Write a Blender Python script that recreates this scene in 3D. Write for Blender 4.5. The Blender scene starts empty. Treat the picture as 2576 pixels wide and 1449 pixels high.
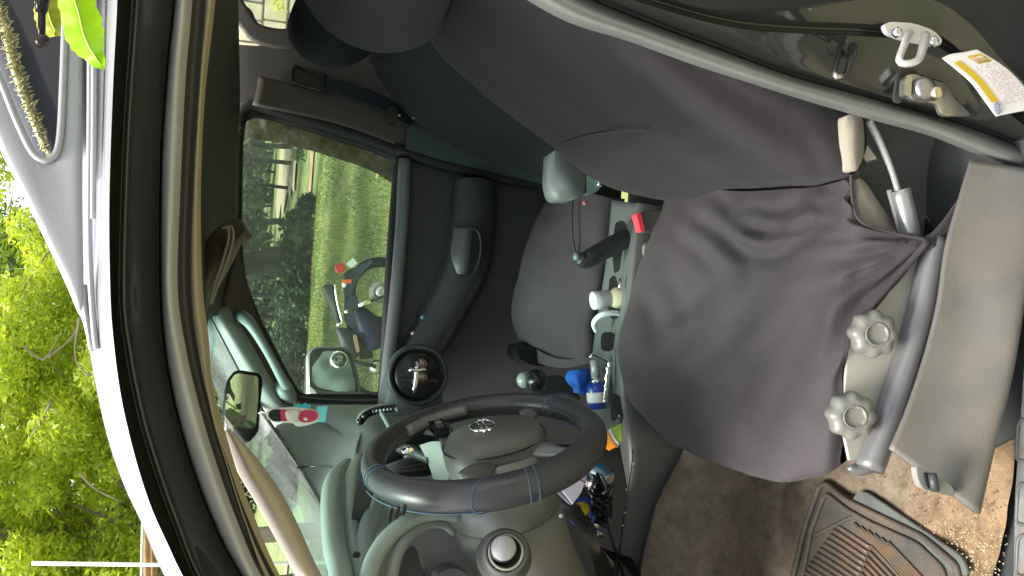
import bpy, bmesh, math, random
from mathutils import Vector, Matrix, noise
random.seed(7)
R_ = math.radians
scene = bpy.context.scene
col = scene.collection
# ------------------------------------------------------------------ camera
PXM = 1024/2576
FPX, PITCH, YAW, ROLL = 900.0, R_(16), R_(4), R_(4)
CAM = Vector((0, 0, 1.56))
cy_, sy_, cp_, sp_ = math.cos(YAW), math.sin(YAW), math.cos(PITCH), math.sin(PITCH)
FW = Vector((sy_*cp_, cy_*cp_, -sp_)); R0 = Vector((cy_, -sy_, 0)); U0 = Vector((sy_*sp_, cy_*sp_, cp_))
RI = R0*math.cos(ROLL)+U0*math.sin(ROLL); UP = U0*math.cos(ROLL)-R0*math.sin(ROLL)
cd = bpy.data.cameras.new('camera'); cam = bpy.data.objects.new('camera', cd); col.objects.link(cam)
cam.matrix_world = Matrix(((-UP.x, RI.x, -FW.x, CAM.x), (-UP.y, RI.y, -FW.y, CAM.y), (-UP.z, RI.z, -FW.z, CAM.z), (0, 0, 0, 1)))
cd.sensor_fit = 'HORIZONTAL'; cd.sensor_width = 36; cd.lens = 36*FPX/1024
cd.clip_start = 0.02; cd.clip_end = 2000
scene.camera = cam
# ------------------------------------------------------------------ light
SUN_EL, SUN_AZ = R_(68), R_(-105)          # azimuth from +Y towards +X
w = bpy.data.worlds.new('World'); scene.world = w; w.use_nodes = True
nt = w.node_tree; bg = nt.nodes['Background']
sky = nt.nodes.new('ShaderNodeTexSky'); sky.sky_type = 'NISHITA'; sky.sun_disc = False
sky.sun_elevation = SUN_EL; sky.sun_rotation = SUN_AZ; sky.dust_density = 3.0; sky.air_density = 1.0
hs = nt.nodes.new('ShaderNodeHueSaturation'); hs.inputs['Saturation'].default_value = .30; hs.inputs['Value'].default_value = 1.15   # thin bright cloud: far less blue than a clear sky
nt.links.new(sky.outputs[0], hs.inputs['Color']); nt.links.new(hs.outputs[0], bg.inputs[0]); bg.inputs[1].default_value = 0.15
sl = bpy.data.lights.new('sun', 'SUN'); sl.energy = 2.5; sl.angle = R_(25); sl.color = (1, .95, .86)
sun = bpy.data.objects.new('sun', sl); col.objects.link(sun)
sdir = Vector((math.sin(SUN_AZ)*math.cos(SUN_EL), math.cos(SUN_AZ)*math.cos(SUN_EL), math.sin(SUN_EL)))
sun.rotation_euler = (-sdir).to_track_quat('-Z', 'Y').to_euler()
scene.view_settings.view_transform = 'Standard'; scene.view_settings.look = 'None'
scene.view_settings.exposure = 1.6; scene.view_settings.gamma = 1

# ------------------------------------------------------------------ placement: a picture direction and a depth give a real point
def at(x, y, Y):
    d = FW + RI*((288-y*PXM)/FPX) + UP*((512-x*PXM)/FPX)
    return CAM + d*((Y-CAM.y)/d.y)
def A(*pts, Y=None):
    return [at(p[0], p[1], p[2] if len(p) > 2 else Y) for p in pts]
def resample(pts, n):
    """points -> n points along a Catmull-Rom curve, even in length"""
    P = [Vector(p) for p in pts]
    if len(P) == 1: return [P[0].copy() for _ in range(n)]
    dense = []
    for i in range(len(P)-1):
        p0 = P[i-1] if i else P[0]*2-P[1]; p1, p2 = P[i], P[i+1]
        p3 = P[i+2] if i+2 < len(P) else P[-1]*2-P[-2]
        for k in range(12):
            t = k/12
            dense.append(.5*((2*p1)+(p2-p0)*t+(2*p0-5*p1+4*p2-p3)*t*t+(3*p1-p0-3*p2+p3)*t**3))
    dense.append(P[-1])
    L = [0]
    for a, b in zip(dense, dense[1:]): L.append(L[-1]+(b-a).length)
    out = []; j = 0
    for k in range(n):
        s = L[-1]*k/(n-1)
        while j < len(L)-2 and L[j+1] < s: j += 1
        d = L[j+1]-L[j]
        out.append(dense[j].lerp(dense[j+1], 0 if d < 1e-9 else (s-L[j])/d))
    return out

# ------------------------------------------------------------------ materials
def mat(name, c, rough=.5, metal=0, bump=0, bscale=200, var=0, vscale=6, coat=0, c2=None, spec=.5, detail=4, stretch=None, sheen=0, vor=False, trans=0):
    m = bpy.data.materials.new(name); m.use_nodes = True
    n = m.node_tree.nodes; l = m.node_tree.links; b = n['Principled BSDF']
    b.inputs['Base Color'].default_value = (*c, 1); b.inputs['Roughness'].default_value = rough
    b.inputs['Metallic'].default_value = metal; b.inputs['Coat Weight'].default_value = coat
    b.inputs['Coat Roughness'].default_value = .05; b.inputs['Specular IOR Level'].default_value = spec
    if sheen: b.inputs['Sheen Weight'].default_value = sheen; b.inputs['Sheen Roughness'].default_value = .5
    tc = n.new('ShaderNodeTexCoord'); co = tc.outputs['Object']
    if stretch:
        mp = n.new('ShaderNodeMapping'); mp.inputs['Scale'].default_value = stretch; l.new(co, mp.inputs[0]); co = mp.outputs[0]
    if var or c2:
        t = n.new('ShaderNodeTexNoise'); t.inputs['Scale'].default_value = vscale; t.inputs['Detail'].default_value = detail; t.inputs['Roughness'].default_value = .6
        l.new(co, t.inputs[0])
        r = n.new('ShaderNodeValToRGB'); r.color_ramp.elements[0].position = .35; r.color_ramp.elements[1].position = .65
        a = c2 if c2 else tuple(x*(1-var) for x in c); z = c if c2 else tuple(min(1, x*(1+var)) for x in c)
        r.color_ramp.elements[0].color = (*a, 1); r.color_ramp.elements[1].color = (*z, 1)
        l.new(t.outputs[0], r.inputs[0]); l.new(r.outputs[0], b.inputs['Base Color'])
        rr = n.new('ShaderNodeMapRange'); rr.inputs[3].default_value = max(0, rough-.07); rr.inputs[4].default_value = min(1, rough+.1)
        l.new(t.outputs[0], rr.inputs[0]); l.new(rr.outputs[0], b.inputs['Roughness'])
    if bump:
        if vor:
            t = n.new('ShaderNodeTexVoronoi'); t.inputs['Scale'].default_value = bscale; o = t.outputs['Distance']
        else:
            t = n.new('ShaderNodeTexNoise'); t.inputs['Scale'].default_value = bscale; t.inputs['Detail'].default_value = 3; o = t.outputs[0]
        l.new(co, t.inputs[0])
        bp = n.new('ShaderNodeBump'); bp.inputs['Strength'].default_value = bump; bp.inputs['Distance'].default_value = .002
        l.new(o, bp.inputs['Height']); l.new(bp.outputs[0], b.inputs['Normal'])
    if trans:
        tr = n.new('ShaderNodeBsdfTranslucent'); tr.inputs[0].default_value = (c[0]*1.3, c[1]*1.3, c[2]*.6, 1)
        mx = n.new('ShaderNodeMixShader'); mx.inputs[0].default_value = trans
        l.new(b.outputs[0], mx.inputs[1]); l.new(tr.outputs[0], mx.inputs[2]); l.new(mx.outputs[0], n['Material Output'].inputs[0])
    return m
def glass(name, tint, refl=.06):
    m = bpy.data.materials.new(name); m.use_nodes = True; n = m.node_tree.nodes; l = m.node_tree.links
    n.remove(n['Principled BSDF'])
    t = n.new('ShaderNodeBsdfTransparent'); t.inputs[0].default_value = (*tint, 1)
    g = n.new('ShaderNodeBsdfGlossy'); g.inputs['Roughness'].default_value = .03
    f = n.new('ShaderNodeFresnel'); f.inputs[0].default_value = 1.4
    mx = n.new('ShaderNodeMixShader'); l.new(f.outputs[0], mx.inputs[0]); l.new(t.outputs[0], mx.inputs[1]); l.new(g.outputs[0], mx.inputs[2])
    d = n.new('ShaderNodeBsdfTranslucent'); d.inputs[0].default_value = (.75, .8, .78, 1)         # film of dust
    no = n.new('ShaderNodeTexNoise'); no.inputs['Scale'].default_value = 6; no.inputs['Detail'].default_value = 8
    mr = n.new('ShaderNodeMapRange'); mr.inputs[1].default_value = .3; mr.inputs[2].default_value = .7; mr.inputs[3].default_value = refl*.5; mr.inputs[4].default_value = refl*1.6
    tc = n.new('ShaderNodeTexCoord'); l.new(tc.outputs['Object'], no.inputs[0]); l.new(no.outputs[0], mr.inputs[0])
    m2 = n.new('ShaderNodeMixShader'); l.new(mr.outputs[0], m2.inputs[0]); l.new(mx.outputs[0], m2.inputs[1]); l.new(d.outputs[0], m2.inputs[2])
    l.new(m2.outputs[0], n['Material Output'].inputs[0]); return m
ROOFLIT = mat('roof_edge_sky_sheen', (.42, .42, .44), .25, .5, coat=.5, var=.03)  # roof edge paint lightened: the sky reflection is put into the colour
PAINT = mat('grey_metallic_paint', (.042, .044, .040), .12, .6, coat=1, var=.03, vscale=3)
RACKP = mat('silver_plastic', (.33, .33, .35), .42, .1, bump=.1, bscale=400, var=.04, vscale=8)
BLACKR = mat('black_rubber', (.018, .019, .02), .55)
SEALR = mat('dark_seal_rubber', (.045, .045, .047), .5)
GSEAL = mat('grey_seal_rubber', (.50, .50, .50), .38, var=.06, vscale=12)
TAN = mat('tan_trim', (.40, .33, .21), .6, bump=.2, bscale=300)
BEIGE = mat('beige_pillar_plastic', (.50, .41, .30), .5, bump=.15, bscale=500, var=.03)
HEAD = mat('headliner_fabric', (.058, .051, .046), .95, bump=.4, bscale=500, var=.06)
PILLAR = mat('brown_grey_pillar_plastic', (.062, .058, .052), .6, bump=.2, bscale=400, var=.05)
PLAST = mat('grey_plastic', (.088, .091, .085), .45, bump=.25, bscale=600, var=.06, vscale=5)
PLASTD = mat('dark_grey_plastic', (.04, .044, .044), .45, bump=.25, bscale=600, var=.06)
DOORP = mat('door_card_plastic', (.048, .052, .050), .6, bump=.3, bscale=500, var=.08)
DASH = mat('dash_top_plastic', (.30, .33, .295), .5, bump=.2, bscale=500, var=.05)
DASHL = mat('dash_side_plastic', (.27, .315, .285), .4, bump=.2, bscale=500, var=.04)
SEATF = mat('charcoal_seat_fabric', (.052, .044, .048), .8, bump=.5, bscale=300, var=.14, vscale=7, detail=8, sheen=.06)
SEATB = mat('backrest_shade_fabric', (.034, .029, .032), .9, bump=.5, bscale=300, var=.12, vscale=5, detail=8, sheen=.05)  # same cloth as the cushion, darkened for the shade on the backrest
SEATD = mat('dark_seat_fabric', (.045, .043, .047), .9, bump=.5, bscale=300, var=.1, vscale=5, sheen=.05)
FOAM = mat('beige_foam_cloth', (.38, .335, .265), .9, bump=.4, bscale=250, var=.06)
PUTTY = mat('putty_plastic', (.52, .50, .43), .5, var=.05)
LEATH = mat('wheel_leather', (.05, .05, .052), .38, bump=.7, bscale=300, vor=True)
LEATHS = mat('wheel_smooth_leather', (.055, .053, .056), .33, bump=.1, bscale=600)
STITCH = mat('blue_stitching', (.07, .12, .19), .7)
CHROME = mat('chrome', (.85, .85, .84), .12, 1)
STEEL = mat('galvanised_steel', (.55, .54, .50), .35, 1, var=.15, vscale=40)
MIRROR = mat('mirror_glass', (.85, .88, .86), .01, 1)
CARPET = mat('dusty_carpet', (.17, .135, .098), 1, bump=1, bscale=420, c2=(.115, .10, .088), vscale=7)
SAND = mat('sandy_floor', (.27, .18, .105), .85, bump=1, bscale=260, c2=(.17, .125, .082), vscale=9)
MATR = mat('rubber_mat', (.055, .056, .052), .6, bump=.4, bscale=300, c2=(.12, .09, .062), vscale=11, detail=10)
GRASSM = mat('meadow_grass', (.18, .215, .065), 1, bump=.6, bscale=20, c2=(.085, .12, .04), vscale=1.6, detail=12)
LEAF1 = mat('bright_leaf', (.50, .56, .07), .5, trans=.5)
LEAF1B = mat('mid_leaf', (.32, .42, .055), .5, trans=.5)
LEAF2 = mat('deep_leaf', (.035, .07, .035), .6, trans=.25)
LEAF3 = mat('dull_leaf', (.08, .125, .05), .6, trans=.3)
BARK = mat('bark', (.28, .23, .18), .9, bump=.8, bscale=30, var=.2)
BARKD = mat('dark_bark', (.018, .017, .016), .9, bump=.8, bscale=30, var=.2)
WHITE = mat('white_paint', (.78, .78, .78), .5, var=.04)
RUST = mat('rusty_timber', (.36, .20, .10), .8, bump=.5, bscale=60, var=.25, vscale=15)
DIRT = mat('brown_dirt', (.30, .19, .115), 1, bump=.6, bscale=15, var=.2, vscale=2)
SANDP = mat('pale_dry_soil', (.30, .25, .18), 1, bump=.6, bscale=10, var=.15, vscale=1.5)
STONE = mat('pale_stone', (.62, .56, .42), .9, bump=.5, bscale=40, var=.12, vscale=6)
STONEG = mat('grey_stone', (.42, .44, .44), .9, bump=.5, bscale=40, var=.12, vscale=6)
FILM = mat('crinkled_film', (.30, .29, .27), .45, bump=1, bscale=60, c2=(.02, .02, .02), vscale=30, trans=.22)
NAVY = mat('navy_plastic', (.006, .010, .04), .5, spec=.25)
SLATE = mat('slate_plastic', (.035, .048, .09), .5, spec=.3)
RED = mat('red_lens', (.45, .015, .02), .2, coat=.5)
ORANGE = mat('orange_lens', (.75, .13, .02), .25)
PINK = mat('red_button', (.80, .06, .09), .35)
BLUE = mat('blue_cloth', (.01, .12, .50), .8, bump=.5, bscale=200, var=.2, vscale=30)
BLUED = mat('deep_blue_plastic', (.01, .05, .35), .3, coat=.5)
CREAM = mat('cream_plastic', (.62, .58, .38), .4)
SILVER = mat('silver_cap', (.36, .355, .365), .45, .3, stretch=(1, 1, 30), var=.1, vscale=10)
PAPER = mat('lilac_paper', (.52, .50, .60), .8)
TEALC = mat('teal_card', (.05, .45, .55), .5)
CRIM = mat('crimson_card', (.40, .02, .08), .5)
BLACKM = mat('black_plastic', (.012, .013, .014), .25)
SKINP = mat('pale_print', (.60, .58, .48), .6, c2=(.42, .38, .32), vscale=60)
YEL = mat('yellow_print', (.62, .42, .02), .5)
GREYPR = mat('grey_print', (.55, .42, .44), .6)
LABEL = mat('label_white', (.80, .77, .74), .45)
FRAY = mat('frayed_yellow_fibre', (.55, .52, .30), .9, bump=.6, bscale=200, var=.15, vscale=60)
LIME = mat('snack_lime', (.40, .65, .08), .3); SNO = mat('snack_orange', (.85, .30, .02), .3, var=.1, vscale=60)
GLASS = glass('side_window_glass', (.80, .87, .80), .035); 
WSG = glass('windscreen_glass', (.50, .70, .62), .05)
BAND = glass('windscreen_shade_band', (.04, .45, .55))

# ------------------------------------------------------------------ mesh helpers
def link(name, me, m, parent=None, smooth=True):
    if not isinstance(me, bpy.types.Mesh):
        bm = me; me = bpy.data.meshes.new(name); bm.to_mesh(me); bm.free()
    ms = m if isinstance(m, (list, tuple)) else [m]
    for x in ms: me.materials.append(x)
    if smooth:
        for p in me.polygons: p.use_smooth = True
    o = bpy.data.objects.new(name, me); col.objects.link(o)
    if parent: child(o, parent)
    return o
WL = {}
def child(o, par):
    o.parent = par; o.matrix_parent_inverse = Matrix.Translation(-WL.get(par.name, Vector((0, 0, 0)))); return o
def tag(o, label=None, cat=None, group=None, kind=None):
    if label: o['label'] = label
    if cat: o['category'] = cat
    if group: o['group'] = group
    if kind: o['kind'] = kind
    return o
def empty(name, parent=None, loc=(0, 0, 0)):
    o = bpy.data.objects.new(name, None); o.location = loc; o.empty_display_size = .1; col.objects.link(o)
    WL[o.name] = Vector(loc)
    if parent: child(o, parent)
    return o
def grid(name, rows, m, parent=None, nu=24, nv=20, thick=0, off=-1, smooth=True, wrinkle=0, wscale=8, closed=False):
    """surface through rows of control points"""
    rs = [resample(r, nu) for r in rows]
    cols = [resample([r[i] for r in rs], nv) for i in range(nu)]
    bm = bmesh.new(); V = [[bm.verts.new(p) for p in c] for c in cols]
    for i in range(nu-1):
        for j in range(nv-1): bm.faces.new((V[i][j], V[i+1][j], V[i+1][j+1], V[i][j+1]))
    if wrinkle:
        bm.normal_update()
        for v in list(bm.verts):
            q = v.co*wscale
            v.co += v.normal*wrinkle*(noise.noise(q)+.5*noise.noise(q*2.3))
    bmesh.ops.recalc_face_normals(bm, faces=bm.faces)
    c = sum((v.co for v in bm.verts), Vector())/len(bm.verts)
    bm.normal_update()
    s = sum(1 if (CAM-f.calc_center_median()).dot(f.normal) > 0 else -1 for f in bm.faces)
    if s < 0: bmesh.ops.reverse_faces(bm, faces=bm.faces)
    o = link(name, bm, m, parent, smooth)
    if thick:
        md = o.modifiers.new('Solidify', 'SOLIDIFY'); md.thickness = thick; md.offset = off
    return o
def frames(P, closed=False):
    n = len(P); T = []
    for i in range(n):
        a = P[i-1] if (i or closed) else P[i]; b = P[(i+1) % n] if (i < n-1 or closed) else P[i]
        T.append((b-a).normalized())
    u = T[0].orthogonal().normalized(); Us = []
    for t in T:
        u = (u-t*u.dot(t)); u = u.normalized() if u.length > 1e-6 else t.orthogonal().normalized(); Us.append(u)
    return T, Us
def tube_bm(bm, pts, r, n=None, seg=10, closed=False, flat=1, up=None, mi=0):
    P = resample(pts, n) if n else [Vector(p) for p in pts]
    T, Us = frames(P, closed); R = r if isinstance(r, (list, tuple)) else [r]*len(P)
    if len(R) != len(P):
        R = [R[min(len(R)-1, int(i/(len(P)-1)*(len(R)-1)))]*(1-(i/(len(P)-1)*(len(R)-1)) % 1)+R[min(len(R)-1, int(i/(len(P)-1)*(len(R)-1))+1)]*((i/(len(P)-1)*(len(R)-1)) % 1) for i in range(len(P))]
    rings = []
    for p, t, u, rr in zip(P, T, Us, R):
        if up is not None:
            u = Vector(up)-t*Vector(up).dot(t); u.normalize()
        v = t.cross(u)
        rings.append([bm.verts.new(p+u*rr*math.cos(a)+v*rr*flat*math.sin(a)) for a in [2*math.pi*k/seg for k in range(seg)]])
    k = len(rings)
    for i in range(k if closed else k-1):
        a, b = rings[i], rings[(i+1) % k]
        for j in range(seg):
            f = bm.faces.new((a[j], a[(j+1) % seg], b[(j+1) % seg], b[j])); f.material_index = mi
    if not closed:
        bm.faces.new(rings[0][::-1]).material_index = mi; bm.faces.new(rings[-1]).material_index = mi
    return bm
def tube(name, pts, r, m, parent=None, **k):
    bm = bmesh.new(); tube_bm(bm, pts, r, **k); bmesh.ops.recalc_face_normals(bm, faces=bm.faces)
    return link(name, bm, m, parent)
def prism(name, pts, d, m, parent=None, bev=.003, smooth=False):
    """closed outline of world points, given depth along vector d"""
    bm = bmesh.new(); d = Vector(d)
    a = [bm.verts.new(p) for p in pts]; b = [bm.verts.new(Vector(p)+d) for p in pts]; n = len(a)
    bm.faces.new(a); bm.faces.new(b[::-1])
    for i in range(n): bm.faces.new((a[i], b[i], b[(i+1) % n], a[(i+1) % n]))
    bmesh.ops.recalc_face_normals(bm, faces=bm.faces)
    if bev: bmesh.ops.bevel(bm, geom=list(bm.edges), offset=bev, segments=2, affect='EDGES', clamp_overlap=True)
    return link(name, bm, m, parent, smooth)
def basis(n, up=(0, 0, 1)):
    n = Vector(n).normalized(); u = Vector(up); x = u.cross(n)
    if x.length < 1e-4: x = Vector((1, 0, 0))
    x.normalize(); y = n.cross(x); return x, y, n
def lathe_bm(bm, c, n, prof, seg=32, up=(0, 0, 1), fr=None, mi=0):
    """prof: (radius, offset along n); fr(k)->radius factor"""
    x, y, n = basis(n, up); c = Vector(c); rings = []
    for r, h in prof:
        rings.append([bm.verts.new(c+n*h+(x*math.cos(a)+y*math.sin(a))*r*(fr(a) if fr else 1)) for a in [2*math.pi*k/seg for k in range(seg)]])
    for a, b in zip(rings, rings[1:]):
        for j in range(seg): bm.faces.new((a[j], a[(j+1) % seg], b[(j+1) % seg], b[j])).material_index = mi
    bm.faces.new(rings[0][::-1]).material_index = mi; bm.faces.new(rings[-1]).material_index = mi
def lathe(name, c, n, prof, m, parent=None, **k):
    bm = bmesh.new(); lathe_bm(bm, c, n, prof, **k); bmesh.ops.recalc_face_normals(bm, faces=bm.faces)
    return link(name, bm, m, parent)
def box(name, c, s, m, parent=None, ax=None, bev=.004, smooth=False):
    """ax: three unit vectors"""
    ax = ax or (Vector((1, 0, 0)), Vector((0, 1, 0)), Vector((0, 0, 1)))
    bm = bmesh.new(); bmesh.ops.create_cube(bm, size=1)
    for v in bm.verts:
        q = v.co.copy(); v.co = Vector(c)+ax[0]*q.x*s[0]+ax[1]*q.y*s[1]+ax[2]*q.z*s[2]
    if bev: bmesh.ops.bevel(bm, geom=list(bm.edges), offset=bev, segments=2, affect='EDGES', clamp_overlap=True)
    bmesh.ops.recalc_face_normals(bm, faces=bm.faces)
    return link(name, bm, m, parent, smooth)
def rounded(pts, r, n=5):
    """round the corners of a closed outline"""
    out = []; k = len(pts)
    for i in range(k):
        p = Vector(pts[i]); a = Vector(pts[i-1])-p; b = Vector(pts[(i+1) % k])-p
        ra = min(r, a.length*.45, b.length*.45); pa = p+a.normalized()*ra; pb = p+b.normalized()*ra
        for j in range(n+1):
            t = j/n; out.append(pa*(1-t)**2+p*2*t*(1-t)+pb*t*t)
    return out

# ================================================================== SETTING
def ground_h(x, y):
    h = 0
    if y > 24: h = -.10*min(1, (y-24)/4)
    if y > 31: h += .034*(y-31)
    if y > 70: h += .02*(y-70)
    return h + (.05*noise.noise(Vector((x*.3, y*.3, 0))) if abs(x)+abs(y) > 3 else 0)
bm = bmesh.new(); xs = [-600, -300, -150]+[-80+2*i for i in range(81)]+[150, 300, 600]; ys = [-600, -200, -60]+[-30+2*i for i in range(76)]+[200, 400, 700]
G = [[bm.verts.new((x, y, ground_h(x, y) if y < 125 else ground_h(x, 125))) for y in ys] for x in xs]
for i in range(len(xs)-1):
    for j in range(len(ys)-1): bm.faces.new((G[i][j], G[i+1][j], G[i+1][j+1], G[i][j+1]))
tag(link('ground', bm, GRASSM), kind='structure')
def patch(name, pts, m, z=.012, sub=10):
    """a patch lying on the terrain: quad of (x,y)"""
    bm = bmesh.new(); (a, b, c, d) = [Vector(p) for p in pts]; V = []
    for i in range(sub+1):
        row = []
        for j in range(sub+1):
            p = (a*(1-i/sub)+b*i/sub)*(1-j/sub)+(d*(1-i/sub)+c*i/sub)*j/sub
            q = p+Vector((noise.noise(Vector((p.x*.6, p.y*.6, 3)))*1.1, noise.noise(Vector((p.x*.7, p.y*.7, 9)))*(1.6 if p.y > 34 else .5)))*(1 if i in (0, sub) or j in (0, sub) else 0)
            row.append(bm.verts.new((q.x, q.y, ground_h(q.x, q.y)+z)))
        V.append(row)
    for i in range(sub):
        for j in range(sub): bm.faces.new((V[i][j], V[i+1][j], V[i+1][j+1], V[i][j+1]))
    return tag(link(name, bm, m), kind='structure')
patch('dirt_path', [(-14, 29.2), (16, 30.5), (16, 32.2), (-14, 30.8)], DIRT, .05, 24)
patch('dry_soil', [(6.2, 38), (14, 36), (15, 52), (6.0, 50)], SANDP, .10, 16)
patch('worn_ground', [(2.3, 6.5), (3.8, 6.5), (3.0, 12), (2.2, 12)], mat('dry_grass', (.33, .33, .12), 1, c2=(.13, .22, .04), vscale=3), .05, 12)
patch('bare_earth', [(-3.5, -6.5), (6.5, -6.5), (6.5, .9), (-3.5, .9)], mat('worn_earth', (.23, .18, .115), 1, bump=.6, bscale=25, c2=(.10, .13, .045), vscale=1.7, detail=10), .02, 30)

# grass blades of the meadow seen through the far window
bm = bmesh.new()
for i in range(60000):
    y = 4.2+22*random.random()**1.3; x = -1.5+random.random()*(1.5+y*.42)
    if not (-.12*y-1 < x < .36*y): continue
    h = random.uniform(.03, .09)*(1+.6*noise.noise(Vector((x*.8, y*.8, 0)))); a = random.random()*6.28; wv = .0035+y*.0006
    p = Vector((x, y, ground_h(x, y)-.01)); d = Vector((math.cos(a), math.sin(a), 0))*wv; t = Vector((random.uniform(-.04, .04), random.uniform(-.04, .04), h))
    f = bm.faces.new([bm.verts.new(q) for q in (p-d, p+d, p+t)]); f.material_index = 2 if noise.noise(Vector((x*1.6+3, y*.4, 8)))+.5*noise.noise(Vector((x*2.1, y*1.6, 2)))+random.uniform(-.25, .25) > .25 else (0 if noise.noise(Vector((x*1.3, y*.35, 5)))+random.uniform(-.2, .2) > 0 else 1)
tag(link('meadow_grass', bm, [mat('grass_blade', (.26, .32, .09), .7, trans=.3), mat('grass_blade_dark', (.15, .215, .07), .7, trans=.3), mat('grass_blade_dry', (.36, .35, .13), .7, trans=.2)]), kind='stuff')

# foliage ------------------------------------------------------------
def leaves(bm, c, rad, n, size, slim=.34, mats=2, up=.25, shell=.35):
    c = Vector(c)
    for _ in range(n):
        while True:
            v = Vector((random.uniform(-1, 1), random.uniform(-1, 1), random.uniform(-1, 1)))
            if shell < v.length < 1: break
        p = c+Vector((v.x*rad[0], v.y*rad[1], v.z*rad[2]))
        d = Vector((random.gauss(0, 1), random.gauss(0, 1), random.gauss(-.2, .7))).normalized()
        s = d.cross(Vector((random.gauss(0, 1), random.gauss(0, 1), random.gauss(0, 1)))).normalized()
        L = size*random.uniform(.6, 1.3); wd = L*slim
        q = [p, p+d*L*.45+s*wd*.5, p+d*L, p+d*L*.45-s*wd*.5]
        f = bm.faces.new([bm.verts.new(k) for k in q]); f.material_index = random.choices(range(mats), [3, 1.4, .8][:mats])[0]
def branch_bm(bm, p0, p1, r0, r1, wob=.1, n=8):
    P = [Vector(p0).lerp(Vector(p1), i/(n-1))+Vector((random.gauss(0, wob), random.gauss(0, wob), random.gauss(0, wob)))*(0 < i < n-1) for i in range(n)]
    tube_bm(bm, P, [r0+(r1-r0)*i/(n-1) for i in range(n)], seg=6); return P
def tree(name, base, h, blobs, lsize, n, tr, mats, bark, label, cat='tree', group=None, slim=.34, limbs=5):
    t = empty(name, loc=base); base = Vector(base)
    bm = bmesh.new(); top = base+Vector((0, 0, h)); P = branch_bm(bm, base, top, tr, tr*.45, tr*.5)
    for b in blobs[:limbs*3]:
        branch_bm(bm, P[random.randint(2, 6)], Vector(b[0]), tr*.22, tr*.06, .08*h/4)
    tk = link('trunk', bm, bark, None)
    bm = bmesh.new()
    tot = sum(b[1][0]*b[1][2] for b in blobs)
    for c, r in blobs: leaves(bm, c, r, int(n*r[0]*r[2]/tot), lsize, slim, len(mats))
    cr = link('crown', bm, list(mats), None, False); cr['kind'] = 'stuff'
    for o in (tk, cr): child(o, t)
    tag(t, label, cat, group); return t
# the sunlit tree beyond the bonnet
def blobs_in(x0, x1, y0, y1, z0, z1, n, r):
    return [((random.uniform(x0, x1), random.uniform(y0, y1), random.uniform(z0, z1)), (r*random.uniform(.7, 1.3), r*random.uniform(.7, 1.2), r*random.uniform(.6, 1.1))) for _ in range(n)]
tree('broadleaf_tree', (-2.6, 12.6, 0), 4.4, blobs_in(-4.6, .1, 10.8, 13.8, 2.5, 5.6, 150, .36), .10, 115000, .14, (LEAF1, LEAF1B, LEAF1B), BARK,
     'bright yellow-green broadleaf tree with bare twigs showing beyond the roof', limbs=10)
tree('broadleaf_tree', (3.3, 13.6, 0), 4.6, blobs_in(-.6, 1.45, 12.6, 14.6, 2.9, 4.75, 44, .32)+blobs_in(1.6, 4.8, 12.6, 14.6, 2.6, 5.6, 40, .45), .10, 52000, .11, (LEAF1, LEAF1B, LEAF1B), BARK,
     'sparser pale green tree with gaps of bright sky just behind the roof rack', limbs=8)
tree('broadleaf_tree', (-4.5, 17.5, 0), 5.5, blobs_in(-8, 1.6, 16, 20, 3.0, 7.2, 60, 1.1), .18, 60000, .2, (LEAF1B, LEAF3), BARK,
     'shaded mid-green tree filling in behind the bright tree in front', limbs=8)
# bare twigs in the bright tree
for pts in (((120, 900, 11), (180, 850, 11.05), (215, 780, 11.1)), ((60, 870, 11), (110, 905, 11), (150, 840, 11)), ((215, 940, 11), (270, 960, 11.1), (300, 1000, 11.2)), ((200, 800, 11), (190, 900, 11), (240, 970, 11)), ((130, 1010, 11), (90, 1080, 11), (60, 1120, 11.2)), ((200, 1190, 10.9), (240, 1230, 11), (300, 1260, 11))):
    o = tube('dead_twig', A(*pts), [.016, .011, .005], BARK, None, n=8, seg=6)
    i_ = len([x for x in bpy.data.objects if x.name.startswith('dead_twig')])
    tag(o, ('forked bare twig nearest the rack fin tip, beyond the roof', 'short bare twig near the left picture edge, beside the forked one', 'bare twig close to the white roof edge', 'long bare twig curving through the middle of the bright tree',
      'bare twig low in the tree, left of the others', 'bare twig nearest the white post')[i_-1], 'twig', 'bare twigs in the bright tree')

# woodland and hedges seen through the far window
wl = []
spec = [(760, 330, 44, .07), (668, 360, 40, .12), (650, 402, 40, .10), (690, 470, 42, .08), (640, 556, 36, .14), (650, 655, 27, .42), (700, 690, 27, .28),
        (650, 740, 36, .12), (660, 775, 38, .12), (680, 800, 38, .10), (690, 830, 40, .12), (700, 860, 40, .10)]
kinds = ['thin dark-stemmed tree', 'slender leaning tree', 'thin grey tree']
lbl = ['by the right end of the dry soil in the far window', 'rising in front of the pale dry soil, right of its neighbour', 'rising in front of the pale dry soil, left of its neighbour',
       'left of the dry soil, with a low leafy crown', 'tall and straight, alone in the middle of the far window', 'the very thick black trunk below the sun visor', 'the second thick black trunk leaning beside the thickest one',
       'first thin stem in front of the grab handle', 'second thin stem in front of the grab handle', 'third thin stem in front of the grab handle', 'fourth thin stem near the grab handle', 'last thin stem next to the door mirror']
for i, (x, y, Y, r) in enumerate(spec):
    p = at(x, y, Y); gz = ground_h(p.x, Y)
    h = 5.5
    bl = blobs_in(p.x-1.8, p.x+1.8, Y-1, Y+1.5, (1.5 if i in (3, 4, 0) else 2.3)+gz if r < .2 else 2.3, 4.4+gz, 10, .95)
    tree('woodland_tree', (p.x, Y, gz), h, bl, .34, 1500, r, (LEAF2, LEAF3), BARKD, 'dark woodland tree, '+lbl[i], 'tree', 'woodland trees beyond the meadow', .5, 4)
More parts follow.
